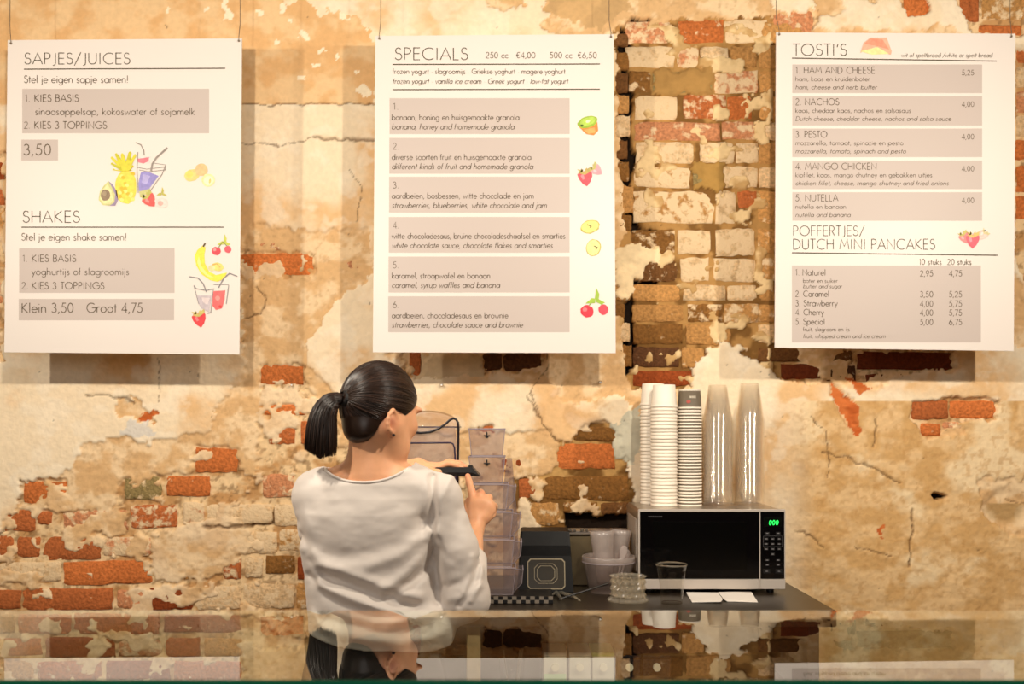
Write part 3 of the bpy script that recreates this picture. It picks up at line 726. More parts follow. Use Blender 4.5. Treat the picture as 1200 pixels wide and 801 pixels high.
for y, (h, hx, a, ax, b, bx, pr_) in zip([75.5, 112.5, 150.5, 188, 225], rw):
    tx += [(h, 932, y + 10.5, hx, 7.6, dict(w=.1)), (a, 932, y + 19.5, ax, 5.2, sp), (b, 932, y + 29, bx, 5.2, si), (pr_, 1127, y + 12.5, 1142, 6, sp)]
for y, n, w_, p1_, p2_ in [(322.5, "1. Naturel", 968, "2,95", "4,75"), (347.5, "2. Caramel", 972, "3,50", "5,25"), (358.5, "3. Strawberry", 982, "4,00", "5,75"), (369, "4. Cherry", 966, "4,00", "5,75"), (380, "5. Special", 967, "5,00", "6,75")]:
    tx += [(n, 932, y, w_, 7, sp), (p1_, 1078, y + (1 if y < 330 else .5), 1094, 6.8, sp), (p2_, 1112, y + (1 if y < 330 else .5), 1128, 6.8, sp)]
tx += [("boter en suiker", 941, 331, 982, 4.6, sp), ("butter and sugar", 941, 337.5, 987, 4.6, si), ("fruit, slagroom en ijs", 941, 388, 996, 4.8, sp), ("fruit, whipped cream and ice cream", 941, 396, 1038, 4.8, si),
       ("wit of speltbrood /white or spelt bread", 1056, 67, 1163, 5, si), ("10 stuks", 1077, 310, 1104, 6.6, sp), ("20 stuks", 1110, 310, 1139, 6.6, sp)]
b3 = menu_board([(909.5, 38), (1190, 39.5), (1188, 411), (908, 407)], "right menu board headed TOSTI'S and POFFERTJES, DUTCH MINI PANCAKES",
    [(928.5, 75.5, 1151, 109), (928.5, 112.5, 1151, 147), (928.5, 150.5, 1151, 184), (928.5, 188, 1151, 221.5), (928.5, 225, 1151, 258.5), (928, 311, 1149.5, 401)],
    [(928, 68, 1168, 71.5, 1.3), (928, 296, 1169, 299, 1.3)],
    {'heading': [("TOSTI'S", 929, 65, 994, 13.5, TH), ("POFFERTJES/", 929, 276, 1014, 11.5, TH), ("DUTCH MINI PANCAKES", 929, 292, 1097, 12, TH)], 'lettering': tx},
    [(913, 40.5, 910, 0), (1185, 43, 1184.5, 0)])

# ---- printed watercolour pictures
def illus(root, name, shapes, label=None):
    v = []; f = []; c = []; dd = []
    for i, (pts, colr) in enumerate(shapes):
        n = len(v); v += pts; f.append(tuple(range(n, n + len(pts)))[::-1]); c += [lin(colr)] * len(pts); dd += [.0012 + i * .00008] * len(pts)
    # fix winding so that every face looks at the room
    f2 = []
    for q in f:
        a = sum(v[q[k]][0] * v[q[(k + 1) % len(q)]][1] - v[q[(k + 1) % len(q)]][0] * v[q[k]][1] for k in range(len(q)))
        f2.append(q if a < 0 else q[::-1])
    o = flat(name, v, f2, m_print, root, dd, c)
    if label: o['label'] = label
    return o
def ell(cx, cy, rx, ry, rot=0, n=18, j=.06, s=1):
    R = random.Random(int(cx * 7 + cy * 3 + s)); out = []
    for k in range(n):
        a = 2 * math.pi * k / n; u = rx * math.cos(a) * (1 + R.uniform(-j, j)); w = ry * math.sin(a) * (1 + R.uniform(-j, j)); r = math.radians(rot)
        out.append((cx + u * math.cos(r) - w * math.sin(r), cy + u * math.sin(r) + w * math.cos(r)))
    return out
def stroke(pts, w): 
    v, f = ribbon(pts, w); return v[0::2] + v[1::2][::-1]
def berry(cx, cy, s, red=(226, 74, 78), rot=0, leaf=(176, 178, 92)):
    r = math.radians(rot)
    def T(p): return [(cx + s * (x * math.cos(r) - y * math.sin(r)), cy + s * (x * math.sin(r) + y * math.cos(r))) for x, y in p]
    out = [(T([(-1, -.5), (-.6, -.9), (0, -.8), (.6, -.9), (1, -.5), (.9, .1), (.5, .8), (0, 1.25), (-.5, .8), (-.9, .1)]), red)]
    out.append((T([(-.6, -.3), (-.2, -.5), (-.1, .2), (-.4, .3)]), tuple(min(255, int(q * .7 + 80)) for q in red)))
    for x in (-.7, -.25, .3, .75): out.append((T([(x - .22, -.6), (x * .4, -1.0), (x * 1.3, -1.25), (x + .2, -.65)]), leaf))
    out.append((T([(-.75, -.75), (.75, -.75), (.5, -.5), (0, -.3), (-.5, -.5)]), leaf))
    return out
def leafset(cx, cy, s, col): 
    return [([(cx - s, cy + s * .5), (cx - s * .3, cy - s * .1), (cx + s * .1, cy), (cx, cy + s * .45)], col), ([(cx, cy), (cx + s * .15, cy - s * 1.2), (cx + s * .5, cy - s * .5), (cx + s * .4, cy + s * .1)], col), ([(cx + s * .2, cy - s * .1), (cx + s * 1.1, cy + s * .4), (cx + s * .7, cy + s * .6), (cx + s * .1, cy + s * .3)], col)]
pine = [(ell(147.5, 219, 12.6, 20, 0, 24, .04), (240, 214, 84))]
for k in range(16):
    R = random.Random(k); x = 147.5 + R.uniform(-9, 9); y = 219 + R.uniform(-16, 16); pine.append((ell(x, y, 2.6, 2.2, 30, 6), (236, 186, 52) if k % 2 else (250, 232, 130)))
for (x, y) in [(131, 183), (136, 179), (143, 179), (152, 177), (158, 180), (131, 190), (133, 197), (155, 193), (150, 186), (140, 186), (153, 198)]:
    pine.append(([(144, 201), (x - 1.5, y + 2), (x, y), (x + 2, y + 1.6), (151, 200)], (196, 190, 44) if (x + y) % 2 else (214, 204, 60)))
illus(b1, 'pineapple_picture', pine)
illus(b1, 'avocado_picture', [([(127, 212), (132, 216), (137, 224), (138.5, 234), (135, 241), (127, 241), (131, 228)], (158, 140, 168)), ([(127, 212), (131, 219), (135, 228), (134, 237), (128, 241), (120, 240), (115.5, 234), (117, 224), (122, 217)], (206, 204, 140)), ([(126, 216), (131, 224), (133, 233), (129, 239), (121, 238), (117, 232), (119, 223)], (230, 222, 164)), (ell(123.5, 228.5, 5.6, 6.8, 0), (142, 120, 96)), (ell(122.5, 226.5, 2.4, 3, 0, 10), (166, 146, 118))])
drink = [([(162, 184), (177, 183), (176, 191), (163, 191)], (240, 214, 210)), ([(161, 186), (175, 184), (174, 189), (168, 191.5), (162, 190)], (234, 122, 134)),
    ([(165, 202), (171, 200), (186, 206), (180, 214), (174, 222), (163, 224), (162, 215)], (150, 142, 204)), ([(163, 224), (176, 221), (178, 226), (164, 230)], (200, 196, 132)), ([(168, 204), (176, 206), (172, 216), (166, 214)], (178, 170, 220))]
for s_ in [([(159, 167), (165, 169.5), (168.5, 176), (169, 182)], 1.3), ([(196, 173), (183, 185), (178.5, 192), (177, 200)], 2.2), ([(161.5, 178), (160.5, 200), (162, 226)], .8), ([(161, 196), (172, 198), (194, 195.5), (193.5, 199), (174, 201), (163, 199)], .8), ([(194, 193), (190, 204), (182, 215), (176, 224)], .8), ([(180, 191), (194, 193)], .6)]:
    drink.append((stroke(*s_), (150, 140, 132)))
illus(b1, 'drink_glass_picture', drink)
illus(b1, 'strawberry_picture', berry(175, 234, 8, (234, 92, 88), -38, (190, 184, 96)) + [(ell(189, 237, 8, 6, 20), (246, 212, 204)), (ell(188, 238, 3.4, 3, 0, 8), (240, 170, 160))] + leafset(189, 226, 6, (192, 184, 92)))
illus(b1, 'peach_picture', [(ell(225, 205, 9.5, 7, -20), (246, 206, 130)), (ell(236, 199, 7.5, 7.5, 0), (248, 190, 138)), (ell(222, 204, 4.5, 4.5, 0, 10), (240, 210, 110)), (ell(244, 211, 8, 7.5, 20), (248, 228, 168)), (ell(244.5, 211.5, 5.6, 5.2, 20), (252, 240, 200)), (ell(246, 212, 1.5, 3, 10, 8), (226, 196, 120))])
illus(b1, 'banana_picture', [([(238, 287), (241, 290), (239.5, 298), (240, 308), (245, 318), (253, 322), (262, 320), (266, 319), (263, 326), (255, 330), (246, 328), (236, 321), (230, 311), (228, 300), (231, 293)], (246, 222, 78)), ([(233, 300), (236, 312), (243, 321), (251, 325), (243, 324), (235, 317), (231, 307)], (252, 238, 140)), (stroke([(238, 289), (240.5, 284.5)], 2), (96, 78, 44)), (ell(255, 312.5, 7, 5, 10), (246, 214, 120)), (ell(248, 314, 4, 3.6, 0, 10), (250, 214, 160)), (stroke([(249, 310), (254, 309), (258, 313)], 1), (216, 160, 90))])
illus(b1, 'cherry_picture', [(ell(253.5, 294, 5.4, 4.8, 20), (220, 74, 86)), (ell(251.5, 292.5, 2, 1.8, 0, 8), (240, 150, 150)), (ell(267, 292, 4.2, 4.2, 0), (222, 92, 104))] + leafset(262, 283, 7.5, (196, 202, 84)) + [(stroke([(256, 290), (261, 283), (266, 288)], 1), (140, 140, 70))])
gl = [([(231, 346), (248, 346), (245, 366), (236, 361), (233, 356)], (196, 184, 190)), ([(236, 348), (246, 349), (243, 357), (238, 354)], (222, 206, 206)), ([(250, 341), (264, 340), (263, 352), (260, 361), (253, 363), (249, 358)], (238, 108, 108)), (ell(258, 359, 2, 1.8, 0, 8), (212, 60, 60)), (ell(255, 349, 3, 3, 0, 8), (246, 146, 140))]
for s_ in [([(222, 324), (232, 325.5), (238, 332), (242, 342)], 1.3), ([(278, 323.5), (269, 320), (262, 326), (256, 337)], 1.3), ([(227, 334), (230, 338), (242, 340), (251, 338)], .9), ([(227, 334), (233, 356)], .7), ([(250, 339), (247, 366), (243, 367)], .8), ([(268, 334), (265, 356)], .7), ([(250, 333), (268, 333)], .7)]:
    gl.append((stroke(*s_), (140, 134, 136)))
illus(b1, 'milkshake_picture', gl)
illus(b1, 'strawberry_picture', berry(233.5, 373.5, 8.2, (224, 64, 70), -12, (204, 188, 110)))
illus(b2, 'kiwi_picture', [([(678, 148), (690, 144), (700, 143), (701, 153), (696, 158.5), (687, 157)], (236, 134, 64)), ([(684, 152), (697, 149), (698, 155), (690, 157)], (244, 166, 96)), (ell(688.5, 143, 12, 6.8, -18), (150, 180, 60)), (ell(689, 142, 9.5, 4.8, -18), (176, 204, 86)), (ell(689, 142, 2.6, 1.8, -18, 8), (244, 240, 190)), (ell(682, 147, 2, 1.4, 0, 6), (60, 80, 30))])
illus(b2, 'strawberry_picture', berry(686, 207.5, 8.8, (232, 84, 96), -10, (184, 164, 96)) + berry(699, 199, 6.4, (242, 158, 166), -50, (186, 178, 110)))
illus(b2, 'banana_slice_picture', [(ell(691.5, 265.5, 11.4, 7.8, -14), (190, 178, 90)), (ell(691.3, 265.3, 10.2, 6.7, -14), (238, 226, 130)), (stroke([(688, 263), (693, 265), (691, 266.5)], 1), (70, 60, 30)), (ell(695.5, 290, 9, 10.2, 20), (190, 178, 90)), (ell(695.3, 290, 8, 9, 20), (240, 230, 150)), (stroke([(696, 288), (700, 290), (698, 292.5)], 1), (70, 60, 30))])
illus(b2, 'cherry_picture', [(ell(688, 364.5, 7.8, 7.2, 20), (214, 48, 66)), (ell(685.5, 362.5, 3, 2.6, 0, 8), (236, 120, 126)), (ell(707, 362.5, 5.8, 6.2, 0), (222, 70, 88)), (stroke([(690, 358), (698, 349), (706, 357)], 1.2), (130, 150, 60))] + leafset(697, 350, 11, (160, 190, 62)))
illus(b3, 'toasted_sandwich_picture', [([(1008, 62), (1012, 50), (1020, 44), (1039, 44), (1045, 60), (1044, 64), (1036, 62), (1026, 55), (1012, 60)], (244, 176, 150)), ([(1013, 51), (1020, 45), (1034, 46), (1042, 58), (1028, 54)], (240, 150, 124)), ([(1008, 60), (1028, 55), (1042, 63), (1022, 64)], (248, 226, 160))])
illus(b3, 'strawberry_picture', berry(1130, 278, 6, (240, 138, 138), -25, (196, 186, 110)) + berry(1152, 275, 5.4, (248, 200, 190), 40, (210, 200, 150)) + berry(1140, 281, 8, (236, 100, 116), 0, (216, 186, 110)))
# ================================================================ back counter
m_ctop = principled('dark_laminate', (40, 31, 21), .3, spec=.4); add_noise(m_ctop, 14, 5, .35, .08, .001)
m_cbody = principled('dark_brown_board', (44, 33, 20), .6); add_noise(m_cbody, 9, 5, .5, .1, .001, stretch=(1, 1, 4))
m_pale = principled('pale_wood_leg', (176, 152, 110), .6); add_noise(m_pale, 20, 4, .2, .05)
CT = CZ - 214.5 * 2.96 / F
counter = empty('back_counter', (.23, 3.3, 0), 'dark laminate counter against the brick wall carrying the microwave', 'counter')
MB().box(-.507, .966, 2.96, 3.672, CT - .05, CT, .004).build('counter_top', m_ctop, counter)
MB().box(.89, .926, 3.0, 3.66, 0, CT - .05, .002).build('side_panel', m_cbody, counter)
MB().box(-.47, -.434, 3.0, 3.66, 0, CT - .05, .002).build('side_panel', m_cbody, counter)
MB().box(-.434, .89, 3.60, 3.62, .05, CT - .05).build('back_panel', m_cbody, counter)
MB().box(-.434, .89, 3.02, 3.60, .60, .625, .002).build('lower_shelf', m_cbody, counter)
MB().box(-.434, .89, 3.02, 3.60, .14, .165, .002).build('lower_shelf', m_cbody, counter)
x0 = P(547, 0, 3.0)[0]; x1 = P(563, 0, 3.0)[0]
MB().box(x0, x1, 2.985, 3.03, 0, CT - .05, .003).build('leg', m_pale, counter)

# ================================================================ microwave oven
m_steel = principled('brushed_steel', (188, 178, 166), .32, .9); add_noise(m_steel, 60, 3, .08, .05, .0005, stretch=(1, 1, 30))
m_steel2 = principled('silver_plastic', (198, 188, 178), .4, .35)
m_blackg = principled('black_glass', (7, 6, 7), .08, spec=.5)
m_black = principled('black_plastic', (14, 12, 12), .45)
m_btn = principled('button_grey', (70, 68, 70), .5)
m_mark = principled('printed_grey_marks', (120, 118, 120), .5)
m_led = bpy.data.materials.new('green_display'); m_led.use_nodes = True
_l = m_led.node_tree.nodes['Principled BSDF']; _l.inputs['Base Color'].default_value = (0, .05, .01, 1); _l.inputs['Emission Color'].default_value = (0.02, 1, .12, 1); _l.inputs['Emission Strength'].default_value = 1.6
mY = 3.26; mx0, mx1 = P(748, 0, mY)[0], P(920.5, 0, mY)[0]; mz0 = CZ - 189.5 * mY / F; mz1 = CZ - 96.5 * mY / F; mYb = 3.61
mw = empty('microwave_oven', ((mx0 + mx1) / 2, (mY + mYb) / 2, CT), 'silver microwave oven with black glass door on the back counter', 'microwave')
MB().box(mx0 + .002, mx1 - .002, mY + .012, mYb, mz0 + .003, mz1 - .001, .008).build('body', m_steel, mw)
MB().box(mx0 + .0, mx0 + .003, mY + .06, mYb - .05, mz0 + .05, mz1 - .035, .001).build('side_panel', m_steel2, mw)
fp = MB()
def mp(px, py, Y=mY): return P(px, py, Y)
def mrect(mb, a, b, c, d, y0, y1, bev=.0008): 
    p = mp(a, d); q = mp(c, b); mb.box(p[0], q[0], y0, y1, p[2], q[2], bev)
fr = MB(); mrect(fr, 748, 596.5, 920.5, 599.5, mY, mY + .014, .001); mrect(fr, 748, 599.5, 750, 678, mY, mY + .014, .0005); mrect(fr, 919.3, 599.5, 920.5, 678, mY, mY + .014, .0004)
fr.build('front_frame', m_steel2, mw)
d_ = MB(); mrect(d_, 750.4, 599.9, 890, 677.6, mY + .001, mY + .013); door = d_.build('door', m_blackg, mw)
wv = MB(); mrect(wv, 766, 611, 875, 668, mY - .0004, mY + .0015, .0004); wv.build('door_window', principled('dark_mesh_window', (4, 4, 4), .16), door)
wr = MB(); mrect(wr, 890, 599.9, 891.2, 690, mY - .0002, mY + .013, .0003); wr.build('door_gap_trim', m_steel2, mw)
cp = MB(); mrect(cp, 891.4, 599.9, 919.2, 677.6, mY + .001, mY + .013); panel = cp.build('control_panel', m_blackg, mw)
s1 = MB(); mrect(s1, 748, 678.4, 889.6, 690, mY, mY + .014, .0012); s1.build('lower_trim', m_steel2, mw)
s2 = MB(); mrect(s2, 891.4, 678.4, 920.5, 690, mY, mY + .014, .0012); s2.build('lower_trim', m_steel2, mw)
dp_ = MB(); mrect(dp_, 895, 606, 916, 617, mY + .0, mY + .002, .0004); disp = dp_.build('display', principled('display_glass', (5, 9, 6), .2), panel)
acc = ([], [])
for i in range(3): write(acc, '0', 901 + i * 3.9, 614.6, 904.4 + i * 3.9, 5.2, w=.17, ital=.12)
mk('display_digits', [mp(x, y, mY - .0006) for x, y in acc[0]], [tuple(f) for f in acc[1]], m_led, panel)
k = 0
for (yy, xs, w_, h_) in [(624.5, (899, 912), 6, 3), (631, (898, 905.5, 913), 5, 3), (637, (898, 905.5, 913), 5, 2.6), (643, (898, 905.5, 913), 5, 3), (649, (905.5,), 5, 3.4), (656, (899, 912), 5, 2.6), (661.5, (899, 912), 5, 2.6), (669, (898.5, 912.8), 8, 5)]:
    for x_ in xs:
        bt = MB(); mrect(bt, x_ - w_ / 2, yy - h_ / 2, x_ + w_ / 2, yy + h_ / 2, mY - .0006, mY + .002, .0005); bo = bt.build('button', m_black, panel)
        t = MB(); mrect(t, x_ - 1.3, yy - .5, x_ + 1.3, yy + .5, mY - .0011, mY - .0004, 0); t.build('button_mark', m_mark, panel)
t = MB(); mrect(t, 894.5, 627.6, 917, 628, mY - .0004, mY + .002, 0); mrect(t, 894.5, 640, 917, 640.4, mY - .0004, mY + .002, 0); mrect(t, 894.5, 627.6, 894.9, 640.4, mY - .0004, mY + .002, 0); mrect(t, 916.6, 627.6, 917, 640.4, mY - .0004, mY + .002, 0)
t.build('printed_outline', m_btn, panel)
t = MB(); 
for i in range(7): mrect(t, 760 + i * 2.4, 604.2, 761.7 + i * 2.4, 605.8, mY - .0002, mY + .0012, 0)
t.build('small_maker_lettering', principled('faint_grey_print', (52, 52, 56), .5), door)
for (x_, y_) in ((mx0 + .04, mY + .04), (mx1 - .04, mY + .04), (mx0 + .04, mYb - .04), (mx1 - .04, mYb - .04)):
    MB().lathe([(.012, 0), (.014, mz0 + .004 - CT)], (x_, y_, CT), 12, closed=True).build('foot', m_black, mw)

# ================================================================ cup stacks on the microwave
m_wcup = principled('white_paper', (240, 230, 214), .55); m_dcup = principled('grey_brown_paper', (106, 94, 78), .6)
m_logo_r = principled('printed_red', (176, 78, 66), .6); m_logo_w = principled('printed_cream', (206, 196, 176), .6)
m_clear = thin_glass('clear_plastic_cup', (253, 252, 250), 1.45, .09, haze=.034, haze_col=(240, 234, 226))
MT = mz1 - .001
def ORD(n): return str(n) + ('th' if 10 < n % 100 < 14 else {1: 'st', 2: 'nd', 3: 'rd'}.get(n % 10, 'th'))
def cup_stack(name, n, x, y, z0, pitch, proto_fn, label_mid, label_top, group, cat='cup', label_low=None):
    proto = None
    for i in range(n):
        if proto is None:
            o = proto_fn((x, y, z0)); proto = o
        else:
            o = proto.copy(); COL.objects.link(o)
            for ch in proto.children:
                c = ch.copy(); COL.objects.link(c); c.parent = o
            o.location = (x + R_.uniform(-.0007, .0007), y + R_.uniform(-.0007, .0007), z0 + i * pitch)
            o.rotation_euler = (0, 0, R_.uniform(0, 6))
        top = i == n - 1
        tag(o, label_top if top else label_mid.replace('#', ORD(i + 1)), cat, group)
    return o
def paper_cup(name, rb, rt, h, mat_body, rim, mr=None):
    def fn(c):
        t = .0006
        mb = MB(); mb.lathe([(rb - .001, .001), (rt, h), (rt - .002, h + .0005), (rt - .003, h - .004), (.0005, h - .004)], c, 28, mi=0)
        mb.lathe([(rb - .0026, rim * .1), (rb - .0005, 0), (rb + .0012, rim * .25), (rb + .0004, rim * .9), (rb - .0005, rim), (rb - .0012, rim)], c, 28, mi=1)
        mb.lathe([(rb - .0016, .001), (rt - .001, h - .004)], c, 28, mi=0)
        return mb.build(name, None, smooth=True, mats=[mat_body, mr or mat_body], loc=c)
    return fn
wf = paper_cup('paper_cup', .0455, .038, .078, m_wcup, .0088)
cup_stack('paper_cup', 29, P(765.5, 0, 3.53)[0], 3.53, MT, .0124, wf, 'white paper cup, # from the bottom of the leftmost stack', 'topmost upturned white paper cup of the leftmost stack', 'cups of the leftmost white stack')
cup_stack('paper_cup', 29, P(778, 0, 3.435)[0], 3.435, MT, .0121, wf, 'white paper cup, # from the bottom of the second stack from left', 'topmost upturned white paper cup of the second stack from left', 'cups of the front white stack')
df = paper_cup('small_paper_cup', .0425, .0375, .062, m_dcup, .0058, m_wcup)
topd = cup_stack('small_paper_cup', 32, P(807.8, 0, 3.45)[0], 3.45, MT, .0108, df, 'grey-brown paper cup with pale rim, # from the bottom of the third stack', 'topmost grey-brown paper cup with red mark, third stack', 'cups of the grey-brown stack')
topd.rotation_euler = (0, 0, 0)
def curved_print(par, cx, cy, z, R, shapes, mat, name):
    v = []; f = []
    for pts in shapes:
        n = len(v)
        for (u, w) in pts:
            a = -math.pi / 2 + u / R; rr = R - (w) * .075
            v.append((cx + rr * math.cos(a), cy + rr * math.sin(a), z + w))
        f.append(tuple(range(n, n + len(pts))))
    return mk(name, v, f, mat, par)
tdx, tdy, tdz = topd.location
curved_print(topd, tdx, tdy, tdz, .0434, [[(-.006 + i * .006, .036), (-.002 + i * .006, .036), (-.002 + i * .006, .044), (-.006 + i * .006, .044)] for i in range(4)], m_logo_w, 'printed_lettering')
curved_print(topd, tdx, tdy, tdz, .0434, [[(-.011 + .008 * math.cos(a * .7), .024 + .006 * math.sin(a * .7)) for a in range(9)]], m_logo_r, 'red_mark')
wt = MB(); wt.lathe([(.0375, .0), (.039, .004), (.036, .006)], (tdx, tdy, tdz + .0608), 24); wt.build('white_base_ring', m_wcup, topd)
def clear_cup(rb, rt, h):
    def fn(c):
        mb = MB(); mb.lathe([(rb, .0), (rb + .0018, .002), (rb, .004), (rb - .002, .004), (rb - .004, .012), (rt, h), (rt - .003, h + .001), (rt - .004, h - .005), (.001, h - .005)], c, 26)
        return mb.build('clear_plastic_cup', m_clear, smooth=True, loc=c)
    return fn
cf = clear_cup(.0535, .0315, .128)
cup_stack('clear_plastic_cup', 40, P(841, 0, 3.45)[0], 3.45, MT, .0074, cf, 'clear plastic cup, # from the bottom of the fourth stack', 'topmost upturned clear plastic cup of the fourth stack', 'cups of the left clear stack')
cup_stack('clear_plastic_cup', 40, P(878, 0, 3.49)[0], 3.49, MT, .0076, cf, 'clear plastic cup, # from the bottom of the rightmost stack', 'topmost upturned clear plastic cup of the rightmost stack', 'cups of the right clear stack')

# ================================================================ things on the counter
m_glass = thin_glass('clear_glass', (246, 244, 240), 1.5, .01)
m_crystal = thin_glass('cut_glass', (246, 242, 234), 2.0, .02, haze=.10, haze_col=(236, 226, 206))
m_bin = thin_glass('grey_tinted_plastic', (234, 230, 230), 1.5, .08, haze=.17, haze_col=(184, 170, 172))
m_binedge = thin_glass('plastic_edge', (206, 198, 208), 1.7, .1, haze=.35, haze_col=(214, 202, 206))
m_frost = thin_glass('frosted_plastic', (232, 226, 224), 1.5, .15, haze=.30, haze_col=(214, 202, 196))
m_paper = principled('white_paper_napkin', (232, 224, 214), .7)
# single clear cup in front of the microwave
c = (P(787, 0, 3.09)[0], 3.09, CT)
mb = MB().lathe([(.0005, .003), (.031, .003), (.033, 0), (.0335, .003), (.0365, .05), (.044, .100), (.0475, .116), (.050, .119), (.0485, .121), (.0465, .118)], c, 36)
cup = mb.build('clear_plastic_cup', m_glass, smooth=True, loc=c); tag(cup, 'single empty clear plastic cup standing before the microwave door', 'cup')
mb = MB().lathe([(.0485, .1165), (.0505, .119), (.0485, .1215), (.0475, .119), (.0485, .1165)], c, 36); mb.build('rolled_rim', m_crystal, cup, smooth=True)
# cut glass dish
c = (P(736, 0, 3.13)[0], 3.13, CT)
fx = lambda w, z: 1 + .07 * math.cos(w * 15 + (z * 160 if z > .013 else 0))
mb = MB().lathe([(.001, .006), (.05, .006), (.061, .0), (.062, .005), (.052, .013)] + [(.052 + .003 * math.sin(i * 1.9), .013 + i * .0064) for i in range(1, 10)] + [(.056, .078), (.053, .08), (.048, .074), (.046, .014), (.001, .012)], c, 60, fx=fx)
dish = mb.build('cut_glass_dish', m_crystal, smooth=False, loc=c); tag(dish, 'cut crystal glass dish on the counter beside the white tub', 'dish')
# tub with spoons
c = (P(713, 0, 3.30)[0], 3.30, CT)
tub = empty('clear_tub', c, 'round clear plastic tub with pale contents left of the microwave', 'tub')
MB().lathe([(.001, .002), (.062, .002), (.066, .0), (.083, .098), (.088, .10), (.0885, .118), (.0865, .120), (.0865, .102)], c, 40).build('tub_body', m_frost, tub, smooth=True)
MB().lathe([(.0885, .098), (.090, .1), (.0885, .102)], c, 40).build('rim_band', m_binedge, tub, smooth=True)
def nested_cup(x, y, z, r0, r1, h, tilt, rz, lab):
    c = (x, y, z); mb = MB().lathe([(.001, 0), (r0, 0), (r0 + (r1 - r0) * .5, h * .5), (r1 * .97, h * .9), (r1, h), (r1 * .97, h)], (0, 0, 0), 28)
    o = mk('portion_cup', mb.v, mb.f, m_frost, None, True, loc=(0, 0, 0)); o.location = c; o.rotation_euler = (0, math.radians(tilt), math.radians(rz)); tag(o, lab, 'cup'); return o
nested_cup(c[0] - .012, c[1] - .015, CT + .03, .026, .040, .175, -4, 0, 'frosted plastic cup standing upright in the tub')
nested_cup(c[0] + .028, c[1] + .025, CT + .04, .022, .034, .165, 6, 0, 'frosted plastic cup leaning at the back of the tub')
for i, (dx, dy, tx, ty, ln, lab) in enumerate([(.02, -.035, .052, -.02, .135, 'pale plastic spoon leaning right in the tub, nearest the microwave'), (.035, -.005, .063, .008, .120, 'pale plastic spoon leaning right in the tub, behind the other')]):
    mb = MB(); a = Vector((c[0] + dx, c[1] + dy, CT + .02)); b = Vector((c[0] + tx, c[1] + ty, CT + .02 + ln)); d = (b - a)
    mb.tube([a, a + d * .6, a + d * .72, a + d * .85, a + d * .96, b], [.003, .0035, .010, .014, .011, .004], 10, flat=.3)
    o = mb.build('plastic_spoon', m_frost, smooth=True, loc=a); tag(o, lab, 'spoon')
# steel box behind the tub
bx = empty('steel_box', (P(702, 0, 3.5)[0], 3.5, CT), 'low brushed steel box against the wall behind the tub', 'box')
zt = CZ - 121 * 3.42 / F
MB().box(P(664, 0, 3.42)[0], mx0 - .012, 3.42, 3.50, CT, zt - .014, .004).build('box_body', principled('olive_steel', (120, 106, 80), .35, .6), bx)
MB().box(P(663, 0, 3.41)[0], mx0 - .010, 3.41, 3.51, zt - .014, zt, .003).build('box_lid', m_steel, bx)
for i, px in enumerate((668, 673, 682, 687)):
    q = P(px, 621, 3.41); MB().box(q[0] - .006, q[0] + .006, 3.404, 3.412, q[2] - .004, q[2] + .004, .001).build('bright_catch', m_screw, bx)
# black case with window
cY = 3.25
case = empty('black_case', (P(638, 0, cY)[0], cY + .07, CT), 'black case with a silver framed window on its sloping front', 'case')
def prism(name, prof_px, y0, y1, mat, root):  # outline in pixels at depth y0 extruded to y1
    a = [P(x, y, y0) for x, y in prof_px]; b = [(p[0], y1, p[2]) for p in a]; n = len(a)
    return mk(name, a + b, [tuple(range(n))[::-1], tuple(range(n, 2 * n))] + [(i, (i + 1) % n, n + (i + 1) % n, n + i) for i in range(n)], mat, root)
zc = (CZ - CT) * F / cY + HY
x_l, x_r = P(606, 0, cY)[0], P(672, 0, cY)[0]
def zz(py): return CZ - (py - HY) * cY / F
sec = [(cY - .03, CT), (cY - .03, CT + .012), (cY + .0, zz(652)), (cY + .004, zz(640)), (cY + .02, zz(624)), (cY + .10, zz(622)), (cY + .13, zz(632)), (cY + .13, CT)]
v = []; n = len(sec)
for xx, ins in ((x_l, .0), (x_l + .006, .003), (x_r - .006, .003), (x_r, .0)):
    for (y_, z_) in sec:
        sh = .012 * max(0, (z_ - CT)) / .2
        v.append((xx + (sh if xx < (x_l + x_r) / 2 else -sh), y_, z_ + (ins if z_ > CT + .02 else 0)))
f = [tuple(range(n))[::-1], tuple(range(3 * n, 4 * n))]
for q in range(3):
    for i in range(n): f.append((q * n + i, q * n + (i + 1) % n, (q + 1) * n + (i + 1) % n, (q + 1) * n + i))
m_leather = principled('matt_black_vinyl', (9, 8, 8), .5, spec=.2); add_noise(m_leather, 60, 4, .3, .2, .001)
mk('case_shell', v, f, m_leather, case)
def on_front(px, py, off):  # point on the sloping front
    z = zz(py); t = (z - CT - .012) / (zz(652) - CT - .012); y = cY - .03 + .03 * t - off
    return ((px - 600) * cY / F, y, z)
def frame_ring(name, o_, i_, mat, off):
    v = [on_front(x, y, off) for x, y in o_] + [on_front(x, y, off) for x, y in i_]; n = len(o_)
    return mk(name, v, [(k, n + k, n + (k + 1) % n, (k + 1) % n) for k in range(n)], mat, case)
def rr(a, b, c_, d, r): return [(a + r, b), (c_ - r, b), (c_, b + r), (c_, d - r), (c_ - r, d), (a + r, d), (a, d - r), (a, b + r)]
m_sil = principled('silver_line', (140, 128, 104), .4, .5)
mk('window_pane', [on_front(x, y, .0012) for x, y in rr(619, 655, 661, 687.5, 3)], [tuple(range(8))[::-1]], principled('dark_olive_pane', (44, 38, 26), .25, spec=.3), case)
frame_ring('window_frame', rr(618, 654, 662, 688.5, 3.5), rr(619, 655.2, 661, 687.5, 3.2), m_sil, .002)
frame_ring('emblem_outline', rr(629, 662, 650, 679, 4), rr(629.6, 662.5, 649.4, 678.5, 3.8), m_sil, .0024)
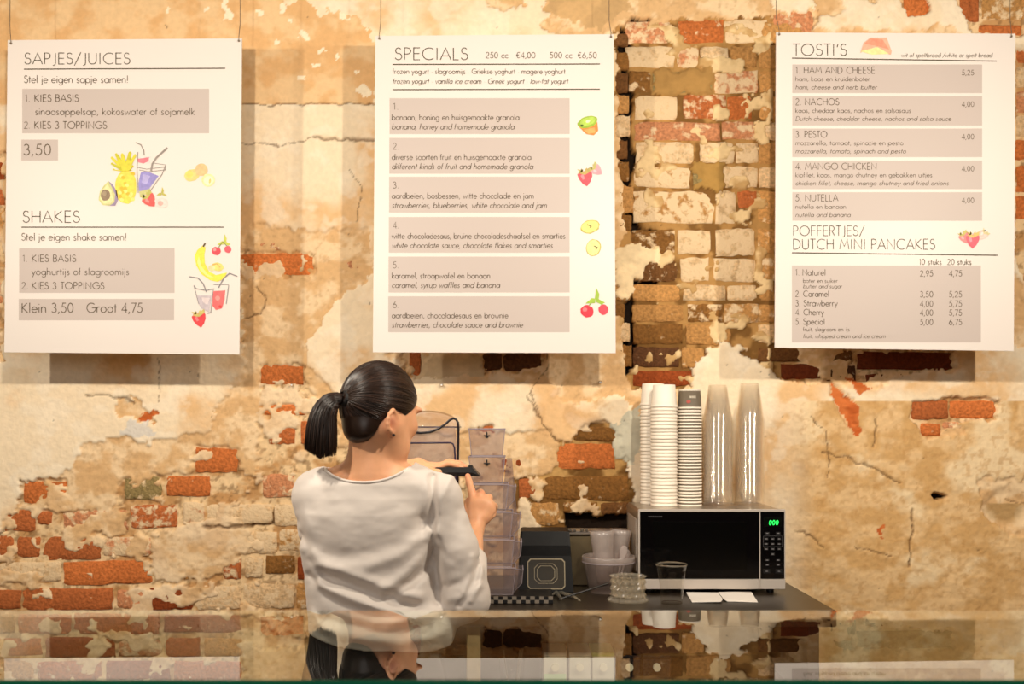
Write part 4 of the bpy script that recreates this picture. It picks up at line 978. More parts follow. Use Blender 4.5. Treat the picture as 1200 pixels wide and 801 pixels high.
frame_ring('emblem_outline', rr(626, 659.5, 653, 682, 5), rr(626.5, 660, 652.5, 681.5, 4.8), m_sil, .0024)
# checkered tray
tY = 3.07; tx0, tx1 = P(552, 0, tY)[0], P(648, 0, tY)[0]
tray = empty('checkered_tray', ((tx0 + tx1) / 2, 3.14, CT), 'low tray with black and white checkered edge under the clear bins', 'tray')
MB().box(tx0, tx1, tY + .002, 3.215, CT, CT + .023, .001).build('tray_base', m_black, tray)
cw = (tx1 - tx0) / 18; kk = 0
mw_, mb_ = MB(), MB()
for j in range(2):
    for i in range(18):
        tgt = mw_ if (i // 1 + j) % 2 == 0 else mb_
        tgt.box(tx0 + i * cw, tx0 + (i + 1) * cw, tY, tY + .004, CT + .002 + j * .0105, CT + .0125 + j * .0105, 0)
mw_.build('white_checks', principled('check_white', (128, 118, 106), .5), tray); mb_.build('black_checks', m_black, tray)
# stacked clear bins
binl = ['lowest clear bin of the stack on the checkered tray', 'second clear bin from the bottom of the stack', 'third clear bin from the bottom of the stack', 'fourth clear bin from the bottom, beside her hand', 'fifth clear bin, second from top, with small black catch', 'topmost clear bin of the stack, with small black catch']
bz = CT + .0232; bh = .0865
for i in range(6):
    z0 = bz + i * bh; w = .128 - .004 * i; xl = -.138 + (.0 if i < 3 else .010) - (.006 if i > 3 else 0); xr = xl + w + (.02 if i < 3 else 0)
    if i >= 4: xr = xl + .112
    y0, y1 = 3.095, 3.212
    root = empty('clear_bin', ((xl + xr) / 2, (y0 + y1) / 2, z0), binl[i], 'storage bin', 'clear bins stacked on the checkered tray')
    h = bh - .003; t = .008
    A = [(xl + t, y0 + t, z0), (xr - t, y0 + t, z0), (xr - t, y1, z0), (xl + t, y1, z0)]; B = [(xl, y0, z0 + h), (xr, y0, z0 + h), (xr, y1, z0 + h), (xl, y1, z0 + h)]
    mk('bin_body', A + B, [(0, 3, 2, 1), (0, 1, 5, 4), (1, 2, 6, 5), (2, 3, 7, 6), (3, 0, 4, 7)], m_bin, root)
    mb = MB()
    for a, b in ((4, 5), (5, 6), (6, 7), (7, 4)): mb.tube([(A + B)[a], (A + B)[b]], .0022, 6)
    mb.tube([A[0], A[1]], .0014, 6); mb.tube([A[1], B[1]], .0014, 6); mb.tube([A[0], B[0]], .0014, 6)
    mb.build('bin_rim', m_binedge, root)
    if i < 4:   # pouring lip at the right front
        v = [(xr - .004, y0 + .01, z0 + h * .1), (xr + .020, y0 - .01, z0 + h * .45), (xr + .024, y0 - .012, z0 + h * .95), (xr - .002, y0, z0 + h * .98), (xr - .004, y1 - .03, z0 + h * .1), (xr + .020, y1 - .03, z0 + h * .45), (xr + .024, y1 - .03, z0 + h * .95), (xr - .002, y1 - .03, z0 + h * .98)]
        mk('pouring_lip', v, [(0, 1, 2, 3), (1, 5, 6, 2), (0, 4, 5, 1), (7, 6, 5, 4)], m_bin, root)
        mb = MB(); mb.tube([v[0], v[1], v[2], v[3]], .0013, 6); mb.tube([v[2], v[6]], .0018, 6); mb.build('lip_edge', m_binedge, root)
    else:
        q = ((xl + xr) / 2, y0 - .002, z0 + h * (.75)); mb = MB(); mb.box(q[0] - .010, q[0] + .010, q[1] - .003, q[1] + .002, q[2] - .002, q[2] + .002, .001); mb.box(q[0] - .002, q[0] + .002, q[1] - .003, q[1] + .002, q[2], q[2] + .012, .001); mb.box(q[0] - .005, q[0] + .005, q[1] - .003, q[1] + .002, q[2] - .007, q[2] - .002, .001)
        mb.build('black_catch', m_black, root)
# tall clear scoop leaning at the right of the bins
v0 = [P(590, 692, 3.235), P(609, 692, 3.235), P(606, 600, 3.235), P(600, 537, 3.235), P(594, 537, 3.235), P(589, 580, 3.235), P(590, 640, 3.235)]
v1 = [(a, b + .04, c_) for a, b, c_ in v0]; n = 7
tl = mk('clear_divider', v0 + v1, [tuple(range(n))[::-1], tuple(range(n, 2 * n))] + [(i, (i + 1) % n, n + (i + 1) % n, n + i) for i in range(n)], m_bin, None, loc=(v0[0][0] + .01, 3.25, CT)); tag(tl, 'tall tapering clear plastic guard standing right of the clear bins', 'guard')
tl.location.z -= 0.0
# big clear container with curved dark rim
bc = empty('clear_dispenser', (-.30, 3.2, CT), "large clear container with curved dark rim behind the woman's hands", 'container')
bY = 3.10
def bp_(x, y, d=0): return P(x, y, bY + d)
zb = CT + .001
xl, xr = P(448, 0, bY)[0], P(535, 0, bY)[0]; zt = P(0, 519, bY)[2]
mk('container_body', [(xl + .015, bY + .01, zb), (xr - .004, bY + .01, zb), (xr - .004, bY + .2, zb), (xl + .015, bY + .2, zb), (xl, bY, zt), (xr, bY, zt), (xr, bY + .22, zt), (xl, bY + .22, zt)], [(0, 3, 2, 1), (0, 1, 5, 4), (1, 2, 6, 5), (2, 3, 7, 6), (3, 0, 4, 7)], m_bin, bc)
m_purp = principled('dark_purple_plastic', (48, 36, 62), .3); 
mb = MB(); mb.tube([bp_(450, 519), bp_(528, 518.5), bp_(531, 520), bp_(532.5, 524), bp_(534, 545), bp_(534, 600), bp_(533, 700)], .0026, 8); mb.build('inner_rim', m_purp, bc, smooth=True)
crv = [bp_(450, 480), bp_(462, 496), bp_(478, 504), bp_(492, 507), bp_(504, 506), bp_(514, 502), bp_(522, 496.5), bp_(527, 492), bp_(531, 490), bp_(534.5, 491), bp_(536.8, 495), bp_(537.2, 502), bp_(537, 520), bp_(536.4, 545), bp_(536, 620)]
mb = MB(); mb.tube(crv, [.0038] * 15, 10); mb.build('curved_handle_rim', principled('near_black_rim', (26, 20, 26), .3), bc, smooth=True)
# domed clear lid
mb = MB(); dome = []
cxm, _, czm = bp_(500, 500)
for i in range(7):
    a = math.radians(90 * i / 6); dome.append((.102 * math.cos(a), .054 * math.sin(a)))
mb.lathe(dome, (cxm - .0, bY + .11, czm), 40); mb.build('domed_lid', thin_glass('clear_dome', (244, 240, 240), 1.6, .02, haze=.02), bc, smooth=True)
mb = MB(); mb.lathe([(.100, -.002), (.104, 0), (.100, .002)], (cxm, bY + .11, czm), 40); mb.build('dome_rim', m_purp, bc, smooth=True)
mk('container_top', [(xl, bY, zt), (xr, bY, zt), (xr, bY + .22, zt), (xl, bY + .22, zt), (xl + .02, bY + .01, czm), (xr - .005, bY + .01, czm), (xr - .005, bY + .21, czm), (xl + .02, bY + .21, czm)], [(0, 1, 5, 4), (1, 2, 6, 5), (2, 3, 7, 6), (3, 0, 4, 7)], m_bin, bc)
# napkins
def sheet(name, pts, lab, cat, grp=None, th=.0018, mat=m_paper):
    n = len(pts); V = [(x, y, CT + z) for x, y, z in pts] + [(x, y, CT + z + th) for x, y, z in pts]
    o = mk(name, V, [tuple(range(n))[::-1], tuple(range(n, 2 * n))] + [(i, (i + 1) % n, n + (i + 1) % n, n + i) for i in range(n)], mat, None, loc=(pts[0][0], pts[0][1], CT)); tag(o, lab, cat, grp); return o
def cpt(px, py, z=0): 
    Y = (CZ - CT - z) * F / (py - HY); return ((px - 600) * Y / F, Y, z)
sheet('paper_napkin', [cpt(804, 694, .001), cpt(811, 705.5, .001), cpt(845, 705, .004), cpt(847, 702, .005), cpt(841, 694.5, .006)], 'left of two white folded napkins on the counter before the microwave', 'napkin', 'two folded napkins')
sheet('paper_napkin', [cpt(841.5, 694, .0045), cpt(848, 702, .004), cpt(852, 704.5, .001), cpt(888, 705.5, .001), cpt(880, 693, .001)], 'right of two white folded napkins on the counter before the microwave', 'napkin', 'two folded napkins')
# crystal tongs and black stirrer
a = cpt(642, 692, .006); mb = MB()
for p0, p1, r in (((642, 692), (676, 700), .004), ((644, 698), (664, 690), .0035), ((646, 690), (658, 701), .005), ((660, 694), (680, 703), .003)):
    q0, q1 = cpt(*p0, .006), cpt(*p1, .006); mb.tube([(q0[0], q0[1], CT + .006), ((q0[0] + q1[0]) / 2, (q0[1] + q1[1]) / 2, CT + .011), (q1[0], q1[1], CT + .005)], [r, r * 1.3, r * .8], 7)
o = mb.build('clear_tongs', m_crystal, None, loc=(a[0], a[1], CT)); tag(o, 'small clear plastic tongs on the counter before the black case', 'tongs')
q0 = (P(655, 0, 3.135)[0], 3.135, CT + .0035); q1 = P(713, 683, 3.215)
mb = MB().tube([q0, q1], [.0032, .0036], 8); mb.tube([Vector(q1) - (Vector(q1) - Vector(q0)).normalized() * .012, Vector(q1)], [.0045, .0045], 8)
o = mb.build('black_stirrer', m_black, None, loc=q0); tag(o, 'thin black stirrer leaning up against the tub', 'stirrer')

# ================================================================ tubs and straws on the shelf below the counter
SZ = .6255
m_tubw = principled('reflection_white_plastic', (206, 198, 182), .4); m_green = principled('lime_green_label', (164, 184, 70), .5); m_pgreen = principled('pale_green_label', (176, 206, 158), .5); m_knob = principled('cream_knob', (226, 214, 190), .4)  # white of the left tubs is the menu board's reflection put into colour
m_dtub = thin_glass('dark_tub_plastic', (150, 140, 150), 1.5, .1, haze=.25, haze_col=(92, 80, 80))  # darker copy for the tubs clear of the board's reflection
for i, (a, b, mt, gr, lab) in enumerate([(637, 664, m_tubw, m_pgreen, 'leftmost shelf tub with round knob and pale green label'), (667, 692, m_tubw, None, 'shelf tub with reflected white in its colour and round knob, second from the left'), (694, 720, m_tubw, m_green, 'shelf tub with reflected white in its colour and lime green lid label, third from left'), (724, 751, m_dtub, None, 'dark shelf tub with round knob, fourth from left'), (753, 786, m_dtub, None, 'dark shelf tub with round knob, rightmost of the five')]):
    Y = 3.04; xa, xb = P(a, 0, Y)[0], P(b, 0, Y)[0]; zt = P(0, 764 if i < 3 else 766, Y)[2]
    t_ = empty('shelf_tub', ((xa + xb) / 2, Y + .06, SZ), lab, 'tub', 'tubs on the shelf below the counter')
    MB().box(xa, xb, Y, Y + .13, SZ, zt - .012, .003).build('tub_body', mt, t_)
    MB().box(xa - .001, xb + .001, Y - .002, Y + .132, zt - .012, zt, .002).build('tub_lid', m_green if i == 2 else mt, t_)
    q = P((a + b) / 2, 781, Y); MB().tube([(q[0], Y + .001, q[2]), (q[0], Y - .012, q[2])], .0115, 16).build('knob', m_knob, t_)
    if i == 0: MB().box(xa + .002, xb - .002, Y - .0012, Y + .001, P(0, 800, Y)[2], P(0, 789, Y)[2]).build('label_strip', gr, t_)
m_straw = thin_glass('clear_straw', (250, 244, 226), 1.6, .1, haze=.3, haze_col=(240, 226, 196))
hold = MB().lathe([(.001, .002), (.034, .002), (.036, 0), (.04, .1), (.038, .1), (.034, .004)], (P(600, 0, 3.12)[0], 3.12, SZ), 24)
ho = hold.build('straw_holder', m_glass, smooth=True, loc=(0, 3.12, SZ)); tag(ho, 'clear beaker holding straws on the shelf below the counter', 'beaker')
for px, top, bot, lab in ((590, 761, 596, 'leftmost clear straw standing on the shelf below the counter'), (609.5, 760.5, 604, 'middle clear straw below the counter, close beside another'), (612.5, 760, 606, 'clear straw touching the middle straw on its right')):
    a = P(px, top, 3.10); b = (P(bot, 0, 3.12)[0], 3.12, SZ + .004)
    o = MB().tube([b, a], .0028, 8, cap=False).build('drinking_straw', m_straw, None, smooth=True, loc=b); tag(o, lab, 'straw')
# ================================================================ implicit surfaces for the figure
class Field:
    def __init__(s, xs, ys, zs):
        s.x, s.y, s.z = [np.asarray(a, np.float32) for a in (xs, ys, zs)]
        s.d = np.full((len(s.x), len(s.y), len(s.z)), .2, np.float32)
    def sl(s, lo, hi):
        r = []
        for a, l, h in zip((s.x, s.y, s.z), lo, hi):
            i = max(0, np.searchsorted(a, l) - 1); j = min(len(a), np.searchsorted(a, h) + 1); r.append(slice(i, max(j, i)))
        return tuple(r)
    def grid(s, q):
        return np.meshgrid(s.x[q[0]], s.y[q[1]], s.z[q[2]], indexing='ij', sparse=True)
    def un(s, fn, lo, hi, k=.01):
        m = 3 * k + .01; q = s.sl([v - m for v in lo], [v + m for v in hi])
        if any(t.stop <= t.start for t in q): return
        X, Y, Z = s.grid(q); p = fn(X, Y, Z); a = s.d[q]
        h = np.clip(.5 + .5 * (p - a) / k, 0, 1); s.d[q] = p * (1 - h) + a * h - k * h * (1 - h)
    def cap(s, a, b, ra, rb, k=.01):
        a = np.array(a, float); b = np.array(b, float); r = max(ra, rb)
        ba = b - a; L = float(ba @ ba) + 1e-12
        def fn(X, Y, Z):
            t = np.clip(((X - a[0]) * ba[0] + (Y - a[1]) * ba[1] + (Z - a[2]) * ba[2]) / L, 0, 1)
            return np.sqrt((X - a[0] - t * ba[0]) ** 2 + (Y - a[1] - t * ba[1]) ** 2 + (Z - a[2] - t * ba[2]) ** 2) - (ra + (rb - ra) * t)
        s.un(fn, np.minimum(a, b) - r, np.maximum(a, b) + r, k)
    def chain(s, pts, rs, k=.01):
        for i in range(len(pts) - 1): s.cap(pts[i], pts[i + 1], rs[i], rs[i + 1], k)
    def ell(s, c, r, k=.01, M=None):
        c = np.array(c, float); R = max(r)
        def fn(X, Y, Z):
            x, y, z = X - c[0], Y - c[1], Z - c[2]
            if M is not None:
                x, y, z = (M[0][0] * x + M[0][1] * y + M[0][2] * z, M[1][0] * x + M[1][1] * y + M[1][2] * z, M[2][0] * x + M[2][1] * y + M[2][2] * z)
            k0 = np.sqrt((x / r[0]) ** 2 + (y / r[1]) ** 2 + (z / r[2]) ** 2); k1 = np.sqrt((x / r[0] ** 2) ** 2 + (y / r[1] ** 2) ** 2 + (z / r[2] ** 2) ** 2) + 1e-9
            return k0 * (k0 - 1) / k1
        s.un(fn, c - R, c + R, k)
    def sections(s, tab, k=.02):
        """stack of ellipses: rows (z, cx, cy, a, b)"""
        tab = sorted(tab); T = np.array(tab); z0, z1 = T[0, 0], T[-1, 0]
        def fn(X, Y, Z):
            cx, cy, a, b = [np.interp(Z, T[:, 0], T[:, i]).astype(np.float32) for i in (1, 2, 3, 4)]
            x, y = (X - cx), (Y - cy)
            e = 2.4
            k0 = ((np.abs(x) / a) ** e + (np.abs(y) / b) ** e) ** (1 / e)
            d = (k0 - 1) * np.minimum(a, b)
            dz = np.maximum(z0 - Z, Z - z1)
            return np.maximum(d, dz)
        s.un(fn, (T[:, 1].min() - T[:, 3].max(), T[:, 2].min() - T[:, 4].max(), z0), (T[:, 1].max() + T[:, 3].max(), T[:, 2].max() + T[:, 4].max(), z1), k)
    def mesh(s):
        d = s.d; ins = d < 0
        n = d.shape; cnt = np.zeros((n[0] - 1, n[1] - 1, n[2] - 1), np.uint8)
        for i in (0, 1):
            for j in (0, 1):
                for k in (0, 1): cnt += ins[i:n[0] - 1 + i, j:n[1] - 1 + j, k:n[2] - 1 + k]
        act = (cnt > 0) & (cnt < 8); I, J, K = np.nonzero(act)
        idx = np.full(cnt.shape, -1, np.int32); idx[I, J, K] = np.arange(len(I))
        acc = np.zeros((len(I), 3)); w = np.zeros(len(I))
        cor = [(a, b, c) for a in (0, 1) for b in (0, 1) for c in (0, 1)]
        for p in cor:
            for ax in range(3):
                if p[ax]: continue
                q = list(p); q[ax] = 1
                d0 = d[I + p[0], J + p[1], K + p[2]]; d1 = d[I + q[0], J + q[1], K + q[2]]
                m = (d0 < 0) != (d1 < 0)
                t = np.where(m, d0 / np.where(m, d0 - d1, 1), 0)
                P0 = np.stack([s.x[I + p[0]], s.y[J + p[1]], s.z[K + p[2]]], 1); P1 = np.stack([s.x[I + q[0]], s.y[J + q[1]], s.z[K + q[2]]], 1)
                acc += m[:, None] * (P0 + (P1 - P0) * t[:, None]); w += m
        V = acc / w[:, None]; Q = []
        for ax in range(3):
            sl0 = [slice(0, -1) if a == ax else slice(1, -1) for a in range(3)]; sl1 = [slice(1, None) if a == ax else slice(1, -1) for a in range(3)]
            a0 = ins[tuple(sl0)]; a1 = ins[tuple(sl1)]; e = np.nonzero(a0 != a1)
            g = [e[a] + (0 if a == ax else 1) for a in range(3)]
            o1, o2 = [a for a in range(3) if a != ax]
            def cid(u, v):
                h = [g[0].copy(), g[1].copy(), g[2].copy()]; h[o1] -= u; h[o2] -= v; return idx[h[0], h[1], h[2]]
            q = np.stack([cid(1, 1), cid(0, 1), cid(0, 0), cid(1, 0)], 1)
            fl = a0[e] if ax != 1 else ~a0[e]
            q = np.where(fl[:, None], q, q[:, ::-1]); Q.append(q)
        return V, np.concatenate(Q)
def ax3(*segs): return axis(segs)

# ---------------------------------------------------------------- pose
SY = 2.38
def Q(px, py, Y=SY): return P(px, py, Y)
HC = np.array([-.317, 2.385, 1.497])
yaw = math.radians(42); pit = math.radians(-14)
fw = np.array([math.sin(yaw) * math.cos(pit), math.cos(yaw) * math.cos(pit), math.sin(pit)]); rt = np.array([math.cos(yaw), -math.sin(yaw), 0]); upv = np.cross(rt, fw)
HM = [rt, fw, upv]
def H(u, v, w): return HC + rt * u + fw * v + upv * w
neck_b = np.array(Q(440, 560)); 
LS, RS = np.array([-.468, 2.385, 1.283]), np.array([-.178, 2.375, 1.278])
LE, LW = np.array([-.455, 2.545, 1.125]), np.array(P(480, 549, 2.70))
RE, RW = np.array(P(545, 700, 2.385)), np.array(P(556, 621, 2.60))
B = Field(ax3((-.57, -.02, .003)), ax3((2.22, 2.86, .003)), ax3((0, .90, .010), (.90, 1.13, .005), (1.13, 1.63, .0028)))
# torso, pelvis, legs
B.sections([(.80, -.335, 2.40, .150, .100), (.88, -.333, 2.395, .150, .098), (.96, -.33, 2.39, .132, .088), (1.04, -.33, 2.39, .122, .082), (1.14, -.335, 2.39, .132, .086), (1.22, -.328, 2.385, .142, .09), (1.28, -.325, 2.385, .125, .075), (1.315, -.325, 2.385, .08, .05)], .03)
for sx, hx in ((-1, -.41), (1, -.255)):
    B.chain([(hx, 2.395, .82), (hx, 2.385, .47), (hx, 2.41, .10)], [.085, .055, .038], .03)
    B.chain([(hx, 2.41, .06), (hx, 2.50, .035), (hx, 2.57, .025)], [.038, .035, .028], .02)
B.chain([(-.33, 2.385, 1.33), LS], [.058, .047], .03); B.chain([(-.33, 2.385, 1.33), RS], [.058, .047], .03)
# neck and head
nk = H(0, -.012, -.07)
B.chain([(-.330, 2.378, 1.30), (-.331, 2.380, 1.37), nk], [.066, .053, .052], .025)
B.ell(HC, (.0745, .096, .098), .02, HM)
B.ell(H(0, .028, -.048), (.066, .064, .072), .03, HM)       # mid face
B.chain([H(0, .062, -.098), H(0, .075, -.098)], [.022, .020], .03)   # chin
for s_ in (-1, 1):
    B.chain([H(s_ * .056, -.005, -.055), H(s_ * .040, .040, -.092), H(0, .070, -.104)], [.024, .022, .020], .03)
    B.ell(H(s_ * .040, .066, -.036), (.022, .020, .020), .02, HM)      # cheek
    B.ell(H(s_ * .032, .088, .012), (.022, .009, .007), .012, HM)      # brow
B.chain([H(0, .088, .004), H(0, .101, -.030), H(0, .099, -.036)], [.007, .009, .010], .012)   # nose
B.ell(H(.010, .096, -.038), (.007, .009, .006), .006, HM); B.ell(H(-.010, .096, -.038), (.007, .009, .006), .006, HM)
B.ell(H(0, .089, -.060), (.022, .010, .005), .006, HM); B.ell(H(0, .088, -.069), (.018, .010, .006), .006, HM)
# eye sockets
for s_ in (-1, 1):
    c = H(s_ * .032, .094, -.006); q = B.sl(c - .03, c + .03); X, Y, Z = B.grid(q)
    B.d[q] = np.maximum(B.d[q], -(np.sqrt((X - c[0]) ** 2 + (Y - c[1]) ** 2 + ((Z - c[2]) * 1.5) ** 2) - .013))
# ears
for s_ in (1,):
    e0 = H(s_ * .078, -.020, -.049)
    ring = [H(s_ * (.076 + .007 * math.sin(a)), -.006 + .015 * math.sin(a), -.046 + .029 * math.cos(a)) + rt * s_ * .005 * (1 if math.sin(a) < 0 else 0) for a in [math.radians(t) for t in range(20, 350, 33)]]
    ring = [H(s_ * (.077 + (.008 if math.sin(math.radians(t)) < 0 else 0)), -.022 + .016 * math.sin(math.radians(t)), -.045 + (.027 if math.cos(math.radians(t)) > 0 else .024) * math.cos(math.radians(t))) for t in range(60, -230, -29)]
    B.chain(ring, [.0048] * len(ring), .004)
    B.ell(H(s_ * .074, -.021, -.048), (.006, .013, .022), .006, HM)
    B.ell(H(s_ * .077, -.012, -.071), (.005, .007, .009), .005, HM)
# arms
B.chain([LS, LE, LE * .5 + LW * .5, LW], [.037, .033, .033, .023], .012)
B.chain([RS, RE, RE * .45 + RW * .55, RW], [.036, .033, .033, .0225], .012)
# right hand: fist with the forefinger pointing up
def hp(px, py, Y): return np.array(P(px, py, Y))
B.chain([RW, hp(559, 610, 2.615)], [.0225, .0245], .012)
B.ell(hp(563.5, 597, 2.622), (.0345, .0165, .036), .016)
B.chain([hp(556, 606, 2.620), hp(556, 590, 2.626)], [.018, .014], .012)
B.chain([hp(568, 604, 2.620), hp(573, 591, 2.628)], [.017, .014], .012)
B.chain([hp(555.5, 588, 2.628), hp(552.5, 575, 2.640), hp(549.8, 565, 2.652), hp(548.3, 557.5, 2.664)], [.0118, .0098, .0088, .0076], .006)
for kx, ky, fx_, fy_, ln in ((562.5, 581, 564, 578, .034), (570, 584, 573, 583, .031), (576, 592, 579, 593, .026)):
    k0 = hp(kx, ky, 2.632); k1 = hp(fx_, fy_, 2.632 + ln); k2 = k1 + np.array([-.004, .006, -.022]); k3 = k2 + np.array([-.003, -.022, -.004])
    B.chain([k0 - np.array([0, .004, .012]), k0, k1, k2, k3], [.012, .0108, .0096, .0088, .0078], .005)
B.chain([hp(549, 600, 2.628), hp(550, 588, 2.652), hp(557, 580, 2.668), hp(563, 576, 2.676)], [.0135, .0115, .0100, .0085], .006)   # thumb
# left hand lying on the lid, fingers pointing right
LZ = P(0, 546, 2.72)[2]
B.chain([LW, LW + np.array([.022, .010, .006])], [.023, .024], .012)
B.ell(LW + np.array([.050, .022, .004]), (.042, .036, .0145), .014)
for j, (dy, ln, dz) in enumerate(((-.010, .066, .0), (.010, .074, .002), (.029, .070, .002), (.046, .055, 0))):
    b0 = LW + np.array([.074, .022 + dy * .92, .004]); e1 = b0 + np.array([ln * .45, dy * .10, .010 + dz]); e2 = b0 + np.array([ln * .78, dy * .13, .006 + dz]); e3 = b0 + np.array([ln, dy * .14, -.002 + dz])
    B.chain([b0 - np.array([.02, 0, 0]), b0, e1, e2, e3], [.011, .0105, .0092, .0086, .0075], .005)
B.chain([LW + np.array([.030, -.004, -.002]), LW + np.array([.056, -.022, -.006]), LW + np.array([.082, -.026, -.008])], [.0125, .0105, .0085], .007)
V, Fq = B.mesh()
m_skin = principled('skin', (226, 164, 122), .48, spec=.4)
_s = m_skin.node_tree.nodes['Principled BSDF']; _s.inputs['Subsurface Weight'].default_value = .12; _s.inputs['Subsurface Radius'].default_value = (.02, .008, .004); _s.inputs['Subsurface Scale'].default_value = .5
attr_color(m_skin); add_noise(m_skin, 35, 4, .08, .06, .001)
base = np.array(lin((228, 168, 126))); redd = np.array(lin((214, 124, 92)))
def near(c, r): return np.exp(-(((V - c) ** 2).sum(1)) / r ** 2)[:, None]
cl_ = np.tile(base, (len(V), 1)); 
for c, r, a in ((H(.078, -.020, -.049), .02, .5), (hp(548.3, 557, 2.664), .014, .6), (hp(563, 578, 2.64), .016, .5), (H(.04, .08, -.04), .03, .35), (LW + np.array([.14, .03, 0]), .03, .5)):
    cl_ = cl_ * (1 - a * near(c, r)) + redd * a * near(c, r)
ei = near(H(.0835, -.020, -.045), .009); cl_ = cl_ * (1 - .6 * ei) + np.array(lin((150, 80, 58))) * .6 * ei
lip = near(H(0, .098, -.064), .018); cl_ = cl_ * (1 - .7 * lip) + np.array(lin((176, 84, 76))) * .7 * lip
person = empty('person', (-.33, 2.40, 0), 'woman with dark ponytail and white blouse seen from behind, hands on a black tray', 'person')
body = fast_mesh('body', V, Fq, m_skin, cols=cl_, parent=person)
for s_ in (-1, 1):
    c = H(s_ * .032, .0775, -.006); MB().lathe([(.0115 * math.cos(math.radians(a)), .0115 * math.sin(math.radians(a))) for a in range(-90, 91, 30)], tuple(c), 14).build('eye', principled('eye', (232, 226, 220), .15), person, smooth=True)
    c2 = H(s_ * .032, .087, -.007); MB().lathe([(.0055 * math.cos(math.radians(a)), .0045 * math.sin(math.radians(a))) for a in range(-90, 91, 45)], tuple(c2), 10).build('iris', principled('iris', (48, 30, 18), .15), person, smooth=True)
# earring and bracelet
c = H(.0845, -.012, -.075); MB().lathe([(.0038 * math.cos(math.radians(a)), .0038 * math.sin(math.radians(a))) for a in range(-90, 91, 30)], tuple(c), 12).build('earring', principled('dark_pearl', (70, 58, 62), .15, .6), person, smooth=True)
ad = (RW - RE) / np.linalg.norm(RW - RE); s1 = np.cross(ad, [0, 0, 1]); s1 /= np.linalg.norm(s1); s2_ = np.cross(s1, ad); pc = RW - ad * .006
mb = MB(); ring = [tuple(pc + (s1 * math.cos(a) + s2_ * math.sin(a)) * (.0245) + ad * .0022 * math.sin(a * 12)) for a in [2 * math.pi * i / 64 for i in range(65)]]
mb.tube(ring, .0011, 6, cap=False); mb.build('bracelet', principled('gold_chain', (206, 158, 74), .25, 1.0), person, smooth=True)

# ---------------------------------------------------------------- blouse
T_ = Field(ax3((-.58, -.03, .0032)), ax3((2.22, 2.64, .0034)), ax3((.90, 1.37, .003)))
def sx(px, py): return Q(px, py)
rows = []
for py, a, b, dep, cy in ((752, 364, 522, .112, 2.392), (740, 362, 520, .114, 2.392), (725, 361, 517, .112, 2.39), (700, 360, 513, .107, 2.39), (675, 357, 510, .104, 2.39), (650, 353, 510, .104, 2.39), (620, 351, 510, .105, 2.39), (600, 352, 508, .102, 2.388), (582, 360, 505, .092, 2.386), (566, 372, 497, .078, 2.385), (556, 385, 486, .06, 2.385)):
    x0_, x1_ = Q(a, 0)[0], Q(b, 0)[0]; rows.append((Q(0, py)[2], (x0_ + x1_) / 2, cy, (x1_ - x0_) / 2, dep))
T_.sections(rows, .02)
T_.chain([(-.33, 2.385, 1.333), LS + np.array([0, 0, .002])], [.066, .0545], .03); T_.chain([(-.33, 2.385, 1.333), RS + np.array([0, 0, .002])], [.066, .0545], .03)
T_.chain([LS, LS * .5 + LE * .5 + np.array([-.008, 0, -.004]), LE], [.055, .056, .050], .02)
T_.chain([LE, LE * .5 + LW * .5], [.050, .043], .015)
T_.chain([RS, RS * .5 + RE * .5 + np.array([.006, 0, 0]), RE + np.array([.0, 0, 0.004])], [.054, .056, .058], .020)
cuff = RE * .42 + RW * .58
T_.chain([RE, cuff], [.056, .041], .02)
# bottom overhang of the blouse at the right
T_.ell(Q(497, 737), (.062, .07, .030), .06); T_.chain([(-.205, 2.405, 1.22), (-.185, 2.405, 1.06)], [.035, .04], .015)
X, Y, Z = np.meshgrid(T_.x, T_.y, T_.z, indexing='ij', sparse=True)
# folds on the back, drawn as ridges and valleys in the plane of the back
PXs = 600 + X * F / 2.30; PYs = HY - (Z - CZ) * F / 2.30
def seg_d2(a, b):
    dx, dy = b[0] - a[0], b[1] - a[1]; L = dx * dx + dy * dy
    t = np.clip(((PXs - a[0]) * dx + (PYs - a[1]) * dy) / L, 0, 1)
    return np.sqrt((PXs - a[0] - t * dx) ** 2 + (PYs - a[1] - t * dy) ** 2), t
disp = np.zeros(np.broadcast(PXs, PYs).shape, np.float32)
FOLDS = [ # polyline, width px, amplitude m (+ ridge, - valley)
 ([(350,632),(380,648),(420,650),(465,634),(500,604)], 9, -.0035), ([(352,644),(385,662),(425,664),(470,650),(508,620)], 7, .0045),
 ([(380,672),(405,680),(430,692),(460,704),(486,711)], 6, -.0085), ([(372,662),(400,668),(435,679),(470,692),(490,700)], 6, .0065), ([(375,686),(410,698),(450,712),(486,719)], 5, .0075),
 ([(358,650),(372,664),(388,682)], 6, -.004), ([(360,676),(380,696),(402,708),(440,718),(480,722)], 5, -.0045),
 ([(458,697),(478,684),(498,668),(512,648)], 6, -.0095), ([(452,688),(474,674),(496,652),(508,628)], 7, .006),
 ([(505,560),(507,600),(506,640),(509,690)], 4.5, -.010), ([(492,610),(496,640),(500,660)], 6, -.003),
 ([(380,723),(410,730),(450,736),(500,736)], 5, -.006), ([(372,732),(420,744),(470,750),(520,742)], 6, .005), ([(365,718),(375,728),(385,735)], 4, .004),
 ([(440,728),(480,724),(512,718)], 5, .005), ([(376,580),(410,590),(450,592),(495,586)], 12, -.0012),
 ([(405,600),(403,640)], 8, .002), ([(372,560),(380,590),(378,620)], 9, -.002), ([(355,600),(362,625),(366,650)], 6, .0025),
 ([(430,600),(445,640)], 14, .002), ([(470,600),(468,640)], 12, .002),
]
